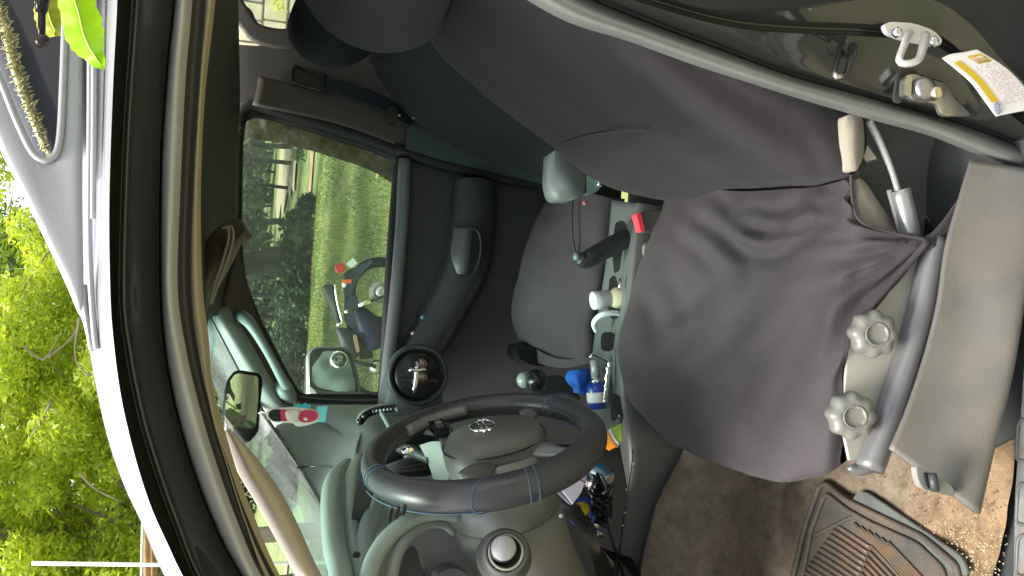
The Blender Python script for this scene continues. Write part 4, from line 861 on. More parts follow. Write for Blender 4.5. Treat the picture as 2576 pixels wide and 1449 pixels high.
# heaped tunnel carpet, browner
grid('tunnel_carpet', [A((1722, 1128, 1.74), (1690, 1190, 1.735), (1655, 1260, 1.73), (1630, 1340, 1.73), (1608, 1449, 1.73), (1590, 1640, 1.73)), A((1740, 1110, 1.735), (1715, 1200, 1.73), (1685, 1270, 1.725), (1660, 1340, 1.72), (1640, 1449, 1.715), (1620, 1640, 1.71)),
     A((1840, 1100, 1.69), (1830, 1220, 1.685), (1815, 1290, 1.68), (1800, 1350, 1.675), (1790, 1449, 1.67), (1780, 1640, 1.66)), fz([(1975, 1100), (1965, 1220), (1955, 1290), (1950, 1350), (1940, 1449), (1930, 1640)], zf+.006), fz([(2080, 1100), (2080, 1220), (2080, 1290), (2080, 1350), (2070, 1449), (2060, 1640)], zf-.006)], FLOORM, fl_, nu=50, nv=50, wrinkle=.006, wscale=9)
tube('carpet_edge', A((1722, 1128, 1.742), (1690, 1188, 1.737), (1655, 1255, 1.732), (1630, 1335, 1.732), (1608, 1445, 1.732), (1590, 1640, 1.732)), .003, BLACKR, fl_, n=30, seg=6)
# sill plate
sp = empty('sill_plate', TR, onz(2560, 1200, .5))
zs = .468
sill = [(2545, 1449), (2530, 1550), (2700, 1700), (2750, 800), (2600, 700), (2576, 850), (2560, 1080), (2548, 1250)]
prism('tread', fz(sill, zs), (0, 0, -.03), mat('tread_grey', (.16, .17, .17), .45, bump=.3, bscale=300, c2=(.13, .11, .09), vscale=20), sp, bev=.004)
for y in (1110, 1270, 1400, 1520):
    q = rounded(fz([(2562, y-55), (2640, y-50), (2640, y+50), (2556, y+50)], zs), .012)
    tube('tread_emboss', q, .003, PLAST, sp, closed=True, seg=8)
# floor mat
fm = empty('floor_mat', loc=onz(2150, 1400, zf+.01)); tag(fm, 'dirty ribbed black rubber mat on the sandy driver footwell floor', 'floor mat')
zo = zf+.012
mo1 = [(2062, 1212), (2082, 1208), (2130, 1250), (2235, 1300), (2330, 1345), (2420, 1420), (2425, 1449), (2440, 1640), (1940, 1640), (1985, 1449), (2020, 1310)]
prism('base', rounded(fz(mo1, zo), .02), (0, 0, -.008), MATR, fm, bev=.003)
tube('rim', rounded(fz([(2064, 1220), (2080, 1217), (2125, 1256), (2232, 1308), (2324, 1352), (2405, 1422), (2412, 1449), (2425, 1640), (1955, 1640), (1997, 1449), (2030, 1310)], zo+.003), .02), .006, MATR, fm, closed=True, seg=8)
tube('rim', rounded(fz([(2074, 1248), (2084, 1245), (2130, 1282), (2190, 1316), (2310, 1370), (2375, 1432), (2395, 1640), (1985, 1640), (2020, 1449), (2042, 1330)], zo+.002), .015), .005, MATR, fm, closed=True, seg=8)
tube('rim', fz([(2050, 1348), (2100, 1322), (2150, 1300), (2180, 1312)], zo+.002), .004, MATR, fm, n=12, seg=8)
RIBM = mat('rib_rubber', (.10, .088, .072), .42, bump=.5, bscale=200, c2=(.16, .105, .06), vscale=26)
for k in range(17):
    a = (2106-k*8.2, 1322+k*11.5); b = (a[0]+82+k*3.2, a[1]+54+k*2.2)
    tube('rib', fz([a, ((a[0]+b[0])/2, (a[1]+b[1])/2-1), b], zo+.002), .0034, RIBM, fm, n=8, seg=6)
    c = (b[0]+4, b[1]-3); d = (c[0]+150, c[1]+170)
    tube('rib', fz([c, ((c[0]+d[0])/2+4, (c[1]+d[1])/2), d], zo+.002), .0036, RIBM, fm, n=8, seg=6)
for k in range(6):
    c = (2150+k*17, 1316+k*9.5); d = (c[0]+175, c[1]+195)
    tube('rib', fz([c, ((c[0]+d[0])/2+4, (c[1]+d[1])/2), d], zo+.002), .0034, RIBM, fm, n=8, seg=6)
m2 = [(2160, 1240), (2178, 1238), (2210, 1262), (2260, 1300), (2300, 1330), (2270, 1330), (2200, 1295), (2150, 1262)]
prism('mat_tab', rounded(fz([(2140, 1258), (2158, 1236), (2180, 1238), (2250, 1285), (2420, 1400), (2440, 1449), (2400, 1449), (2300, 1350)], zo+.001), .015), (0, 0, -.006), mat('tab_rubber', (.10, .11, .10), .5, var=.15, vscale=20), fm, bev=.003)
bm = bmesh.new()
for _ in range(260):
    p = onz(random.uniform(1850, 2530), random.uniform(1180, 1449), zf+.008)
    bmesh.ops.create_icosphere(bm, subdivisions=1, radius=random.uniform(.0008, .002), matrix=Matrix.Translation(p))
tag(link('crumbs', bm, mat('soil_crumbs', (.16, .11, .07), .9), None, False), kind='stuff')
bm = bmesh.new()
for _ in range(420):
    x = random.gauss(2420, 60); y = random.gauss(1400, 55)
    if x > 2535 or y < 1200: continue
    p = onz(x, y, zf+.006); r = random.uniform(.0006, .0017)
    bmesh.ops.create_icosphere(bm, subdivisions=1, radius=r, matrix=Matrix.Translation(p+Vector((0, 0, r*.5))))
tag(link('grit', bm, mat('sand_grit', (.50, .40, .26), .6), None, False), kind='stuff')

# ---------------------------------------------------------------- driver seat
ds = empty('driver_seat', TR, (.1, 1.45, .6))
def sh(pts, v): return [p+Vector(v) for p in pts]
c1 = A((1690, 470, 1.70), (1640, 600, 1.70), (1597, 730, 1.70), (1564, 860, 1.69), (1580, 985, 1.68), (1650, 1075, 1.66), (1715, 1126, 1.64))
cus = [sh(c1, (.01, .02, -.14)), sh(c1, (0, .012, -.02)), c1,
  A((1790, 478, 1.6), (1755, 600, 1.6), (1715, 735, 1.6), (1680, 870, 1.6), (1690, 990, 1.58), (1755, 1100, 1.55), (1790, 1158, 1.53)),
  A((1910, 480, 1.45), (1880, 600, 1.45), (1850, 735, 1.45), (1822, 875, 1.45), (1828, 1010, 1.43), (1872, 1135, 1.41), (1888, 1197, 1.40)),
  A((2035, 470, 1.32), (2020, 590, 1.31), (1990, 735, 1.30), (1970, 880, 1.30), (1972, 1020, 1.29), (1978, 1150, 1.29), (1962, 1212, 1.32)),
  A((2110, 455, 1.26), (2110, 575, 1.23), (2085, 735, 1.22), (2060, 880, 1.22), (2046, 1020, 1.22), (2040, 1140, 1.23), (2040, 1203, 1.27)),
  A((2128, 450, 1.22), (2130, 530, 1.20), (2160, 590, 1.185), (2230, 630, 1.175), (2190, 735, 1.18), (2110, 870, 1.18), (2090, 1010, 1.19), (2085, 1110, 1.20), (2085, 1190, 1.23)),
  A((2142, 455, 1.22), (2146, 520, 1.205), (2170, 562, 1.19), (2240, 585, 1.175), (2335, 606, 1.155), (2250, 715, 1.165), (2138, 840, 1.175), (2122, 1000, 1.185), (2122, 1100, 1.20), (2118, 1168, 1.22))]
cus = [r+[r[-1]+Vector((.05, .03, -.07))] for r in cus]
cu = grid('cushion_cover', cus, SEATF, ds, nu=80, nv=90, wrinkle=.004, wscale=9)
# gathers that run from the pulled-down corner of the cover
bmx = cu.data; tip = at(2335, 606, 1.155)
for v in bmx.vertices:
    d = v.co-tip; r = d.length
    if r < .36:
        a = math.atan2(d.z, -d.x); amp = .012*math.sin(min(1, r/.10)*math.pi/2)*max(0, 1-r/.36)**.8
        v.co.y -= amp*(math.sin(a*23+2.2*noise.noise(Vector((a*3, 0, 0))))-.2)
def crease(ob, lines, Y, up=Vector((-.1, -.5, .75))):
    for pts, hgt, wid in lines:
        Pr = [(q-CAM).normalized() for q in resample([at(x, y, Y) for x, y in pts], 40)]
        for v in ob.data.vertices:
            d0 = (v.co-CAM).normalized(); best = 9; bi_ = 0
            for k, q in enumerate(Pr):
                dd = (d0-q).length_squared
                if dd < best: best = dd; bi_ = k
            best = math.sqrt(best)
            if best < .06:
                e = math.sin(math.pi*min(1, max(0, (bi_+.5)/40)))**.6
                v.co += up*hgt*e*(math.exp(-(best/wid)**2)-.75*math.exp(-((best-wid*2.1)/(wid*.9))**2))
crease(cu, [(((1760, 520), (1830, 560), (1890, 605), (1960, 600), (2060, 520)), .020, .008), (((1720, 560), (1800, 620), (1840, 690), (1830, 760)), .010, .009),
  (((2080, 560), (2000, 660), (1930, 780), (1850, 900), (1770, 990)), .011, .011), (((1990, 600), (1900, 720), (1800, 830), (1690, 930)), .009, .010),
  (((1900, 660), (1800, 770), (1690, 850), (1620, 900)), .008, .009), (((2060, 640), (1990, 760), (1950, 900), (1930, 1080)), .009, .012),
  (((1640, 700), (1680, 800), (1690, 900)), .006, .009), (((2160, 640), (2100, 760), (2040, 900), (2000, 1060)), .009, .010), (((2140, 700), (2080, 860), (2060, 1040)), .007, .008),
  (((1600, 760), (1640, 900), (1720, 1020), (1830, 1090)), .006, .012), (((1850, 500), (1870, 540), (1940, 560), (2010, 540), (2040, 490)), .014, .006), (((2240, 620), (2180, 700), (2120, 790)), .006, .006), (((1960, 1190), (1985, 1080), (1990, 960)), .006, .012)], 1.4)
tube('cover_cord', A((2140, 440, 1.19), (2145, 510, 1.2), (2168, 560, 1.185), (2240, 584, 1.17), (2335, 604, 1.15)), .002, SEATF, ds, n=24, seg=8)
tube('cover_hem', A((2335, 608, 1.15), (2280, 670, 1.158), (2200, 760, 1.165), (2140, 835, 1.17)), .005, SEATF, ds, n=20, seg=8)
tube('cushion_seam', A((1888, 840, 1.405), (1884, 940, 1.40), (1880, 1040, 1.395)), .0015, SEATD, ds, n=12, seg=5)
strap = grid('cover_strap', [A((2325, 606), (2370, 560), (2408, 505), (2418, 478), Y=1.152), A((2345, 625), (2385, 595), (2412, 540), (2420, 482), Y=1.150)], SEATD, ds, nu=14, nv=4, thick=.004)
# backrest
r0 = [(1035, -120), (1056, 40), (1100, 130), (1200, 222), (1300, 305), (1390, 372), (1480, 442), (1570, 480), (1700, 500), (1850, 505)]
back = [sh(A(*r0, Y=1.70), (.10, .03, -.03)), A(*r0, Y=1.70),
  A((1130, -120), (1150, 20), (1200, 100), (1290, 180), (1390, 260), (1490, 330), (1590, 400), (1690, 450), (1800, 480), (1930, 490), Y=1.57),
  A((1250, -120), (1290, 0), (1345, 80), (1430, 150), (1520, 220), (1610, 290), (1710, 350), (1810, 410), (1900, 455), (2000, 480), Y=1.42),
  A((1350, -120), (1420, 0), (1480, 70), (1560, 135), (1650, 200), (1750, 275), (1840, 335), (1920, 385), (2000, 430), (2090, 455), Y=1.26),
  A((1460, -120), (1530, -10), (1600, 50), (1680, 115), (1770, 180), (1850, 235), (1930, 290), (2010, 345), (2080, 400), (2130, 445), Y=1.215),
  A((1580, -120), (1660, -20), (1730, 40), (1810, 95), (1890, 145), (1960, 190), (2030, 235), (2085, 275), (2125, 330), (2140, 440), Y=1.215),
  A((1700, -120), (1780, -40), (1850, 20), (1920, 70), (1990, 120), (2050, 160), (2100, 200), (2140, 240), (2150, 300), (2155, 430), Y=1.26)]
bkr = grid('backrest_cover', back, SEATB, ds, nu=90, nv=80, wrinkle=.005, wscale=5)
crease(bkr, [(((1180, 60), (1300, 160), (1440, 260), (1600, 350)), .008, .014), (((1320, 40), (1500, 190), (1700, 330), (1900, 420)), .010, .014), (((1600, 120), (1750, 240), (1900, 330), (2060, 400)), .010, .012),
  (((1660, 470), (1800, 440), (1950, 440), (2110, 420)), .008, .010), (((1700, 260), (1820, 300), (1980, 400)), .006, .012), (((2040, 300), (2080, 350), (2120, 430)), .007, .010)], 1.4, Vector((-.75, -.5, .2)))
for pts in (((1218, 172, 1.672), (1260, 155, 1.63), (1300, 132, 1.59), (1340, 108, 1.53), (1358, 98, 1.5)), ((1410, 345, 1.665), (1470, 325, 1.6), (1550, 312, 1.5), (1620, 305, 1.44))):
    tube('cover_seam', [p-Vector((.0165, .013, 0)) for p in A(*pts)], .0018, SEATD, ds, n=16, seg=6)
# head restraint
hr = grid('head_restraint', [A((820, -60, 1.64), (830, -20, 1.64), (870, 30, 1.64), (930, 60, 1.64), (990, 65, 1.64), (1050, 40, 1.64), (1070, -40, 1.64)), A((840, -120, 1.5), (870, -60, 1.5), (910, -20, 1.5), (960, 0, 1.5), (1010, -5, 1.5), (1060, -40, 1.5), (1100, -90, 1.5)),
     A((900, -200, 1.36), (930, -160, 1.36), (960, -130, 1.36), (990, -120, 1.36), (1030, -120, 1.36), (1070, -140, 1.36), (1120, -190, 1.36))], SEATD, ds, nu=30, nv=16, thick=.05, off=1)
# foam side, seat base, rail and knobs
prism('seat_foam', rounded(A((2128, 285), (2172, 292), (2176, 350), (2172, 400), (2155, 432), (2138, 425), (2126, 350), Y=1.19), .012), (0, .04, 0), FOAM, ds, bev=.008, smooth=True)
prism('seat_foam', rounded(A((2156, 462), (2162, 446), (2178, 458), (2205, 500), (2258, 575), (2300, 592), (2220, 592), (2165, 560), (2158, 500), Y=1.225), .01), (0, .04, 0), FOAM, ds, bev=.006, smooth=True)
prism('foam_gap', A((2170, 295), (2182, 300), (2185, 400), (2172, 440), (2160, 436), Y=1.2), (0, .03, 0), BLACKR, ds)
prism('foam_tag', A((2182, 360), (2212, 402), (2180, 410), (2168, 395), Y=1.198), (0, .005, 0), FOAM, ds)
SIDE = [(2230, 745), (2300, 650), (2330, 640), (2318, 740), (2290, 850), (2250, 980), (2215, 1090), (2180, 1165), (2130, 1170), (2118, 1100), (2110, 1000), (2125, 860)]
prism('side_valance', A((2230, 745), (2300, 650), (2330, 640), (2318, 740), (2290, 850), (2250, 980), (2215, 1090), (2180, 1158), (2138, 1158), (2126, 1100), (2124, 1000), (2136, 860), Y=1.186), (0, .006, 0), PUTTY, ds, bev=0)
tube('seat_rail', A((2358, 600), (2338, 680), (2318, 780), (2290, 880), (2255, 990), (2220, 1090), (2188, 1180), Y=1.165), [.018, .021, .022, .022, .022, .022, .021], mat('rail_grey', (.19, .19, .19), .28, .3), ds, n=36, seg=16)
tube('rail_tip', A((2196, 1160), (2160, 1180), (2134, 1176), Y=1.18), [.018, .012, .004], mat('rail_tip', (.17, .17, .17), .3, .3), ds, n=10)
grid('rail_flange', [A((2356, 625), (2340, 760), (2300, 920), (2262, 1040), (2238, 1130), Y=1.168), A((2372, 625), (2352, 760), (2312, 920), (2272, 1040), (2246, 1132), Y=1.155)], PLAST, ds, nu=20, nv=4, thick=.004)
KN = mat('knob_grey', (.17, .17, .15), .38, bump=.1)
def knob(x, y):
    c = at(x, y, 1.155); n = Vector((-.06, -1, .32)).normalized()
    k = lathe('adjuster_knob', c, n, [(.033, -.022), (.037, -.012), (.037, .002), (.034, .010), (.024, .014), (.016, .0145), (.0155, .012), (.0145, .0116), (.001, .0115)], KN, ds, seg=96, fr=lambda a: 1-.115*(.5-.5*math.cos(8*a)))
    tube('knob_ring', [c+n*.0145+(basis(n)[0]*math.cos(a)+basis(n)[1]*math.sin(a))*.0165 for a in [2*math.pi*i/36 for i in range(36)]], .0014, KN, ds, closed=True, seg=6)
knob(2198, 840); knob(2143, 1046)
# seat base cover
SBM = mat('seat_base_plastic', (.085, .086, .078), .5, bump=.3, bscale=400, c2=(.125, .112, .09), vscale=9, detail=9)
grid('seat_base_cover', [A((2440, 400, 1.12), (2410, 500, 1.12), (2378, 620, 1.12), (2358, 760, 1.12), (2322, 900, 1.125), (2280, 1030, 1.12), (2238, 1128, 1.12)), A((2500, 410, 1.10), (2470, 520, 1.10), (2450, 640, 1.10), (2435, 780, 1.10), (2400, 930, 1.10), (2350, 1070, 1.10), (2305, 1178, 1.10)),
     A((2620, 430, 1.06), (2605, 540, 1.06), (2588, 660, 1.06), (2562, 800, 1.055), (2534, 950, 1.055), (2490, 1120, 1.055), (2450, 1285, 1.055)), A((2610, 430, 1.08), (2600, 540, 1.08), (2586, 660, 1.075), (2568, 800, 1.075), (2545, 950, 1.07), (2505, 1120, 1.07), (2466, 1290, 1.07))], SBM, ds, nu=50, nv=24, thick=.008)
prism('rail_socket', rounded(A((2305, 1170), (2345, 1190), (2398, 1225), (2405, 1250), (2360, 1240), (2320, 1230), (2308, 1200), Y=1.06), .008), (0, .012, 0), mat('socket_grey', (.22, .22, .2), .4), ds, bev=.003)
prism('socket_hole', rounded(A((2326, 1186), (2352, 1198), (2362, 1238), (2336, 1230), Y=1.055), .006), (0, .004, 0), BLACKM, ds, bev=.001)
tube('rail_bolt', A((2345, 1192), (2353, 1235), Y=1.05), .006, PLASTD, ds)

# passenger seat
pz = empty('passenger_seat', TR, (.1, 2.3, .6))
grid('cushion_cover', [A((1400, 470, 2.50), (1335, 590, 2.48), (1300, 690, 2.46), (1288, 790, 2.43), (1310, 852, 2.38), (1370, 885, 2.30)), A((1420, 470, 2.35), (1370, 590, 2.35), (1350, 690, 2.33), (1345, 790, 2.30), (1362, 850, 2.28), (1390, 893, 2.24)),
      A((1450, 480, 2.22), (1440, 590, 2.20), (1425, 690, 2.18), (1420, 790, 2.16), (1422, 860, 2.16), (1440, 900, 2.15)), A((1500, 490, 2.10), (1495, 590, 2.08), (1480, 690, 2.07), (1465, 790, 2.06), (1460, 860, 2.06), (1462, 902, 2.08)),
      A((1538, 500, 2.06), (1530, 590, 2.05), (1515, 690, 2.04), (1500, 790, 2.04), (1490, 870, 2.04), (1484, 900, 2.06)), A((1570, 500, 2.07), (1560, 590, 2.07), (1545, 690, 2.07), (1530, 790, 2.06), (1515, 870, 2.06), (1500, 905, 2.08))], mat('passenger_fabric', (.040, .032, .038), .9, bump=.5, bscale=300, var=.1), pz, nu=50, nv=40, wrinkle=.012, wscale=7)
tube('cover_fold', A((1440, 500, 2.165), (1438, 560, 2.16), (1444, 620, 2.15), (1455, 650, 2.13)), .003, SEATD, pz, n=16, seg=6)
grid('cushion_side', [A((1485, 885, 2.06), (1430, 905, 2.2), (1370, 890, 2.32), (1300, 840, 2.42)), A((1530, 900, 2.09), (1430, 925, 2.24), (1360, 915, 2.34), (1300, 880, 2.44))], SEATD, pz, nu=14, nv=5)
grid('backrest_cover', [A((925, 120), (935, 160), (985, 240), (1060, 315), (1200, 395), (1350, 440), (1420, 500), Y=2.46), A((950, 80), (990, 140), (1060, 210), (1150, 290), (1250, 350), (1370, 410), (1430, 480), Y=2.3),
      A((1000, 20), (1060, 80), (1130, 150), (1220, 230), (1310, 300), (1400, 370), (1470, 450), Y=2.1), A((1060, -60), (1130, 20), (1200, 90), (1290, 170), (1370, 240), (1460, 330), (1530, 440), Y=2.0)], mat('passenger_back_fabric', (.020, .020, .021), .9, bump=.5, bscale=300, var=.1), pz, nu=40, nv=30, wrinkle=.005, wscale=5, thick=.06)
tube('cover_seam', A((1195, 205, 2.24), (1215, 195, 2.22), (1232, 180, 2.2)), .004, BLACKM, pz)
hd = A((722, 60), (728, 95), (760, 140), (810, 164), (860, 168), (910, 150), (950, 115), (975, 70), Y=2.36)
grid('head_restraint', [[p+Vector((.02, .06, 0)) for p in hd], hd, A((735, 20), (750, 60), (785, 100), (830, 120), (870, 120), (915, 100), (950, 60), (980, 20), Y=2.26), A((770, -60), (800, -20), (830, 10), (860, 25), (890, 22), (930, 0), (965, -30), (1000, -60), Y=2.18)], mat('head_navy', (.009, .012, .018), .8, bump=.3), pz, nu=40, nv=20)
prism('seat_track', rounded(A((1302, 860), (1360, 880), (1400, 905), (1398, 918), (1345, 922), (1300, 900), Y=2.35), .02), (0, .1, 0), BLACKM, pz, bev=.01)
# gear lever seen over the rim
gl = empty('gear_lever', TR, at(1345, 955, 2.0))
grid('gaiter', [A((1340, 975), (1365, 950), (1410, 945), (1440, 975), Y=2.05), A((1330, 1000), (1370, 985), (1420, 985), (1460, 1000), Y=2.0)], PLASTD, gl, nu=16, nv=6, thick=.01)
lathe('lever_knob', at(1350, 957, 1.95), (0, -1, .3), [(.001, -.03), (.02, -.02), (.026, 0), (.02, .02), (.001, .027)], BLACKM, gl, seg=20)
lathe('lever_cap', at(1320, 956, 1.98), (0, -1, .3), [(.001, -.02), (.016, -.01), (.019, 0), (.014, .012), (.001, .016)], mat('cap_pale', (.30, .36, .34), .3), gl, seg=18)

# ---------------------------------------------------------------- door sill side, B pillar
bp = empty('door_pillar', TR, at(2200, 200, 1.1))
u_ = [(1380, -60), (1500, 2), (1669, 70), (1815, 124), (1984, 187), (2154, 235), (2281, 270), (2400, 305), (2501, 341), (2576, 372), (2700, 420)]
lo = [(1200, -70), (1409, 56), (1578, 112), (1747, 173), (1917, 228), (2045, 268), (2190, 310), (2330, 348), (2450, 395), (2576, 444), (2700, 500)]
lo = [(x, y-9) for x, y in lo]
md_ = [((a[0]+b[0])/2, (a[1]+b[1])/2) for a, b in zip(u_, lo)]
q1 = [((a[0]*3+b[0])/4, (a[1]*3+b[1])/4) for a, b in zip(u_, lo)]; q3 = [((a[0]+b[0]*3)/4, (a[1]+b[1]*3)/4) for a, b in zip(u_, lo)]
grid('weatherstrip', [A(*u_, Y=1.125), A(*q1, Y=1.100), A(*md_, Y=1.098), A(*q3, Y=1.102), A(*lo, Y=1.14)], mat('pillar_seal', (.15, .155, .142), .5, var=.06, vscale=10), bp, nu=60, nv=20)
tube('seal_lip', A(*[(x, y-5) for x, y in u_], Y=1.118), .004, BLACKR, bp, n=60, seg=6)
oc = [(1380, -190), (1520, -60), (1690, 28), (1850, 75), (2020, 100), (2180, 112), (2330, 140), (2440, 210), (2520, 285), (2576, 330), (2700, 390)]
oc = [(1400, -120), (1520, -30), (1700, 34), (1850, 70), (2000, 84), (2180, 92), (2340, 110), (2440, 180), (2510, 255), (2576, 315), (2700, 385)]
mid = [((a[0]+b[0])/2, (a[1]+b[1])/2) for a, b in zip(u_, oc)]
grid('painted_jamb', [A(*[(x, y-6) for x, y in u_], Y=1.12), A(*[(x, y-10) for x, y in u_], Y=1.108), A(*mid, Y=1.085), A(*oc, Y=1.06)], PAINT, bp, nu=60, nv=24)
ob = [(x, y-32) for x, y in oc]
grid('jamb_step', [A(*oc, Y=1.058), A(*[(x, y-14) for x, y in oc], Y=1.075), A(*ob, Y=1.062)], mat('jamb_black', (.02, .022, .02), .25, coat=.5), bp, nu=60, nv=12)
o2 = [(1400, -210), (1520, -110), (1700, 0), (1850, 28), (2000, 25), (2180, -2), (2340, -2), (2440, 60), (2520, 150), (2600, 230), (2720, 330)]
grid('jamb_outer', [A(*ob, Y=1.062), A(*[((a[0]+b[0])/2, (a[1]+b[1])/2) for a, b in zip(ob, o2)], Y=1.056), A(*o2, Y=1.05)], PAINT, bp, nu=60, nv=16)
o3 = [(1500, -330), (1620, -200), (1750, -90), (1900, -40), (2050, -50), (2220, -90), (2400, -100), (2560, -40), (2650, 60), (2720, 150), (2850, 250)]
grid('outer_skin', [A(*o2, Y=1.05), A(*[(x*.8+a*.2, y*.8+b*.2) for (x, y), (a, b) in zip(o2, o3)], Y=1.045), A(*o3, Y=1.03)], mat('skin_dark_reflection', (.012, .014, .016), .3, 0, spec=.25), bp, nu=60, nv=16)  # body paint darkened here: the dark reflection is put into the colour
# chrome striker
ZINC = mat('zinc_plate', (.62, .60, .60), .4, .45, coat=.3)
sk = empty('door_striker', TR, at(2300, 110, 1.07))
kc = at(2297, 92, 1.05); n = Vector((-.35, -.9, -.1)).normalized(); bx = (at(2370, 110, 1.05)-at(2225, 70, 1.05)).normalized()
P = rounded(A((2222, 62), (2240, 54), (2300, 58), (2350, 76), (2372, 100), (2365, 115), (2320, 108), (2270, 98), (2232, 84), Y=1.045), .012)
prism('base_plate', P, (0, .008, 0), ZINC, sk, bev=.003)
for x, y in ((2256, 82), (2348, 104)): lathe('bolt_head', at(x, y, 1.038), (0, -1, 0), [(.008, -.002), (.008, .003), (.005, .006)], mat('zinc', (.75, .8, .85), .25, 1), sk, seg=6)
tube('striker_loop', A((2288, 84, 1.04), (2276, 110, 1.02), (2262, 150, 1.005), (2275, 160, 1.0), (2308, 152, 1.0), (2322, 120, 1.015), (2328, 90, 1.035)), [.006, .0055, .005, .005, .0055, .0065, .007], ZINC, sk, n=36, seg=10)
hk = empty('door_check_hook', TR, at(2130, 150, 1.06))
tube('hook_loop', A((2112, 120, 1.06), (2102, 160, 1.035), (2098, 188, 1.025), (2112, 196, 1.02), (2130, 182, 1.025), (2140, 150, 1.035), (2146, 118, 1.06)), [.005, .005, .0045, .004, .005, .0065, .007], BLACKM, hk, n=30, seg=8)
tube('hook_tip', A((2097, 184, 1.02), (2104, 194, 1.017), (2116, 192, 1.018)), .0038, STEEL, hk, seg=8)
prism('hook_base', rounded(A((2070, 105), (2160, 112), (2172, 130), (2150, 145), (2090, 135), Y=1.07), .01), (0, .01, 0), BLACKM, hk, bev=.002)
lk = empty('latch_bracket', TR, at(2350, 235, 1.07))
prism('bracket_plate', rounded(A((2276, 190), (2300, 185), (2380, 210), (2400, 245), (2445, 290), (2370, 292), (2360, 262), (2290, 250), (2272, 225), Y=1.078), .008), (0, .008, 0), STEEL, lk, bev=.002)
prism('bracket_lip', rounded(A((2278, 192), (2296, 190), (2292, 245), (2274, 238), Y=1.068), .006), (0, .012, 0), STEEL, lk, bev=.002)
lathe('bracket_boss', at(2325, 222, 1.07), (0, -1, 0), [(.017, -.005), (.017, .004), (.010, .007)], mat('zinc_grey', (.42, .42, .44), .35, .9), lk, seg=20)
lathe('bracket_bolt', at(2353, 234, 1.066), (0, -1, 0), [(.011, -.005), (.011, .006), (.007, .009)], mat('brass_bolt', (.8, .68, .5), .3, 1), lk, seg=6)
prism('jamb_bracket', rounded(A((2258, 178), (2278, 176), (2268, 262), (2248, 254), Y=1.09), .006), (0, .004, 0), SEALR, lk, bev=.001)
# tyre information sticker: slightly curved sheet printed with unreadable small text
so = [((2370, 146), (2392, 136), (2430, 130), (2458, 124)), ((2440, 205), (2462, 190), (2495, 175), (2525, 166)), ((2478, 255), (2500, 243), (2540, 225), (2573, 212)), ((2506, 293), (2528, 288), (2570, 280), (2615, 272))]
def SY(x, y): return 1.072+.0001*(x-2370)*.1
rows = [A(*r, Y=1.042) for r in so]
stk = empty('information_sticker', TR, at(2470, 210, 1.055))
grid('sheet', rows, LABEL, stk, nu=30, nv=30, thick=.0006)
rs = [resample(r, 40) for r in rows]; cols_ = [resample([r[i] for r in rs], 60) for i in range(40)]
def SP(u, v): return cols_[int(u*39)][int(v*59)]+Vector((0, -.0012, 0))
def spatch(nm, u0, u1, v0, v1, m, h=0):
    bm = bmesh.new(); nu_, nv_ = 6, 12
    V = [[bm.verts.new(SP(u0+(u1-u0)*i/nu_, v0+(v1-v0)*j/nv_)+Vector((0, -h, 0))) for j in range(nv_+1)] for i in range(nu_+1)]
    for i in range(nu_):
        for j in range(nv_): bm.faces.new((V[i][j], V[i+1][j], V[i+1][j+1], V[i][j+1]))
    return link(nm, bm, m, stk)
spatch('yellow_bar', .12, .26, .14, .82, YEL); spatch('yellow_square', .55, .92, .10, .27, YEL)
bm = bmesh.new()
for k in range(17):
    v = .32+k*.035
    for j in range(9):
        u0 = .38+j*.062; 
        if random.random() < .85: tube_bm(bm, [SP(u0, v), SP(min(.97, u0+random.uniform(.03, .055)), v)], .0006, seg=4)
for k in range(5): tube_bm(bm, [SP(.6+k*.06, .13), SP(.6+k*.06, .24)], .0006, seg=4)
pr = link('small_print', bm, GREYPR, stk); pr['kind'] = 'stuff'
cc_ = SP(.14, .91); tube('round_emblem', [cc_+Vector((math.cos(a)*.0085, -.0006, math.sin(a)*.0065)) for a in [2*math.pi*k/24 for k in range(24)]], .0009, mat('emblem_blue', (.2, .25, .4), .5), stk, closed=True, seg=6)
for k in range(3): tube('emblem_bar', [cc_+Vector((-.004+k*.004, -.0006, -.004)), cc_+Vector((-.003+k*.004, -.0006, .004))], .0006, bpy.data.materials['emblem_blue'], stk, seg=5)
# inner trim below the strip: pillar base panel, belt anchor
bi = empty('lower_pillar_trim', TR, at(2300, 450, 1.3))
grid('trim_panel', [A((2040, 240), (2200, 290), (2400, 350), (2620, 440), (2800, 520), Y=1.28), A((2120, 420), (2240, 430), (2380, 450), (2500, 480), (2620, 560), Y=1.30), A((2180, 700), (2290, 640), (2380, 600), (2440, 560), (2600, 600), Y=1.30)], mat('trim_green_grey', (.13, .135, .115), .5, bump=.2, bscale=400), bi, nu=24, nv=20)
tube('trim_ridge', A((2185, 305, 1.20), (2210, 350, 1.20), (2240, 420, 1.2), (2262, 490, 1.2)), [.007, .006, .005, .005], mat('ridge_pale', (.30, .31, .29), .4), bi, n=20)
tube('trim_ridge', A((2520, 560, 1.16), (2440, 530, 1.2), (2410, 560, 1.2), (2390, 600, 1.18)), .004, PLAST, bi, n=16)
tube('belt_roller', A((2262, 478), (2276, 530), (2292, 600), Y=1.20), .017, mat('roller_grey', (.36, .37, .37), .25, .5), bi, n=8, seg=18)
prism('roller_housing', rounded(A((2240, 478), (2290, 470), (2320, 520), (2345, 560), (2330, 600), (2290, 605), Y=1.215), .01), (0, .01, 0), mat('house_grey', (.10, .10, .09), .5), bi, bev=.003)
tube('roller_edge', A((2236, 478), (2258, 560), (2270, 600), Y=1.205), .004, mat('edge_pale', (.32, .32, .30), .4), bi)
prism('anchor_gap', rounded(A((2330, 545), (2350, 580), (2350, 610), (2328, 610), Y=1.2), .006), (0, .004, 0), BLACKM, bi, bev=.001)

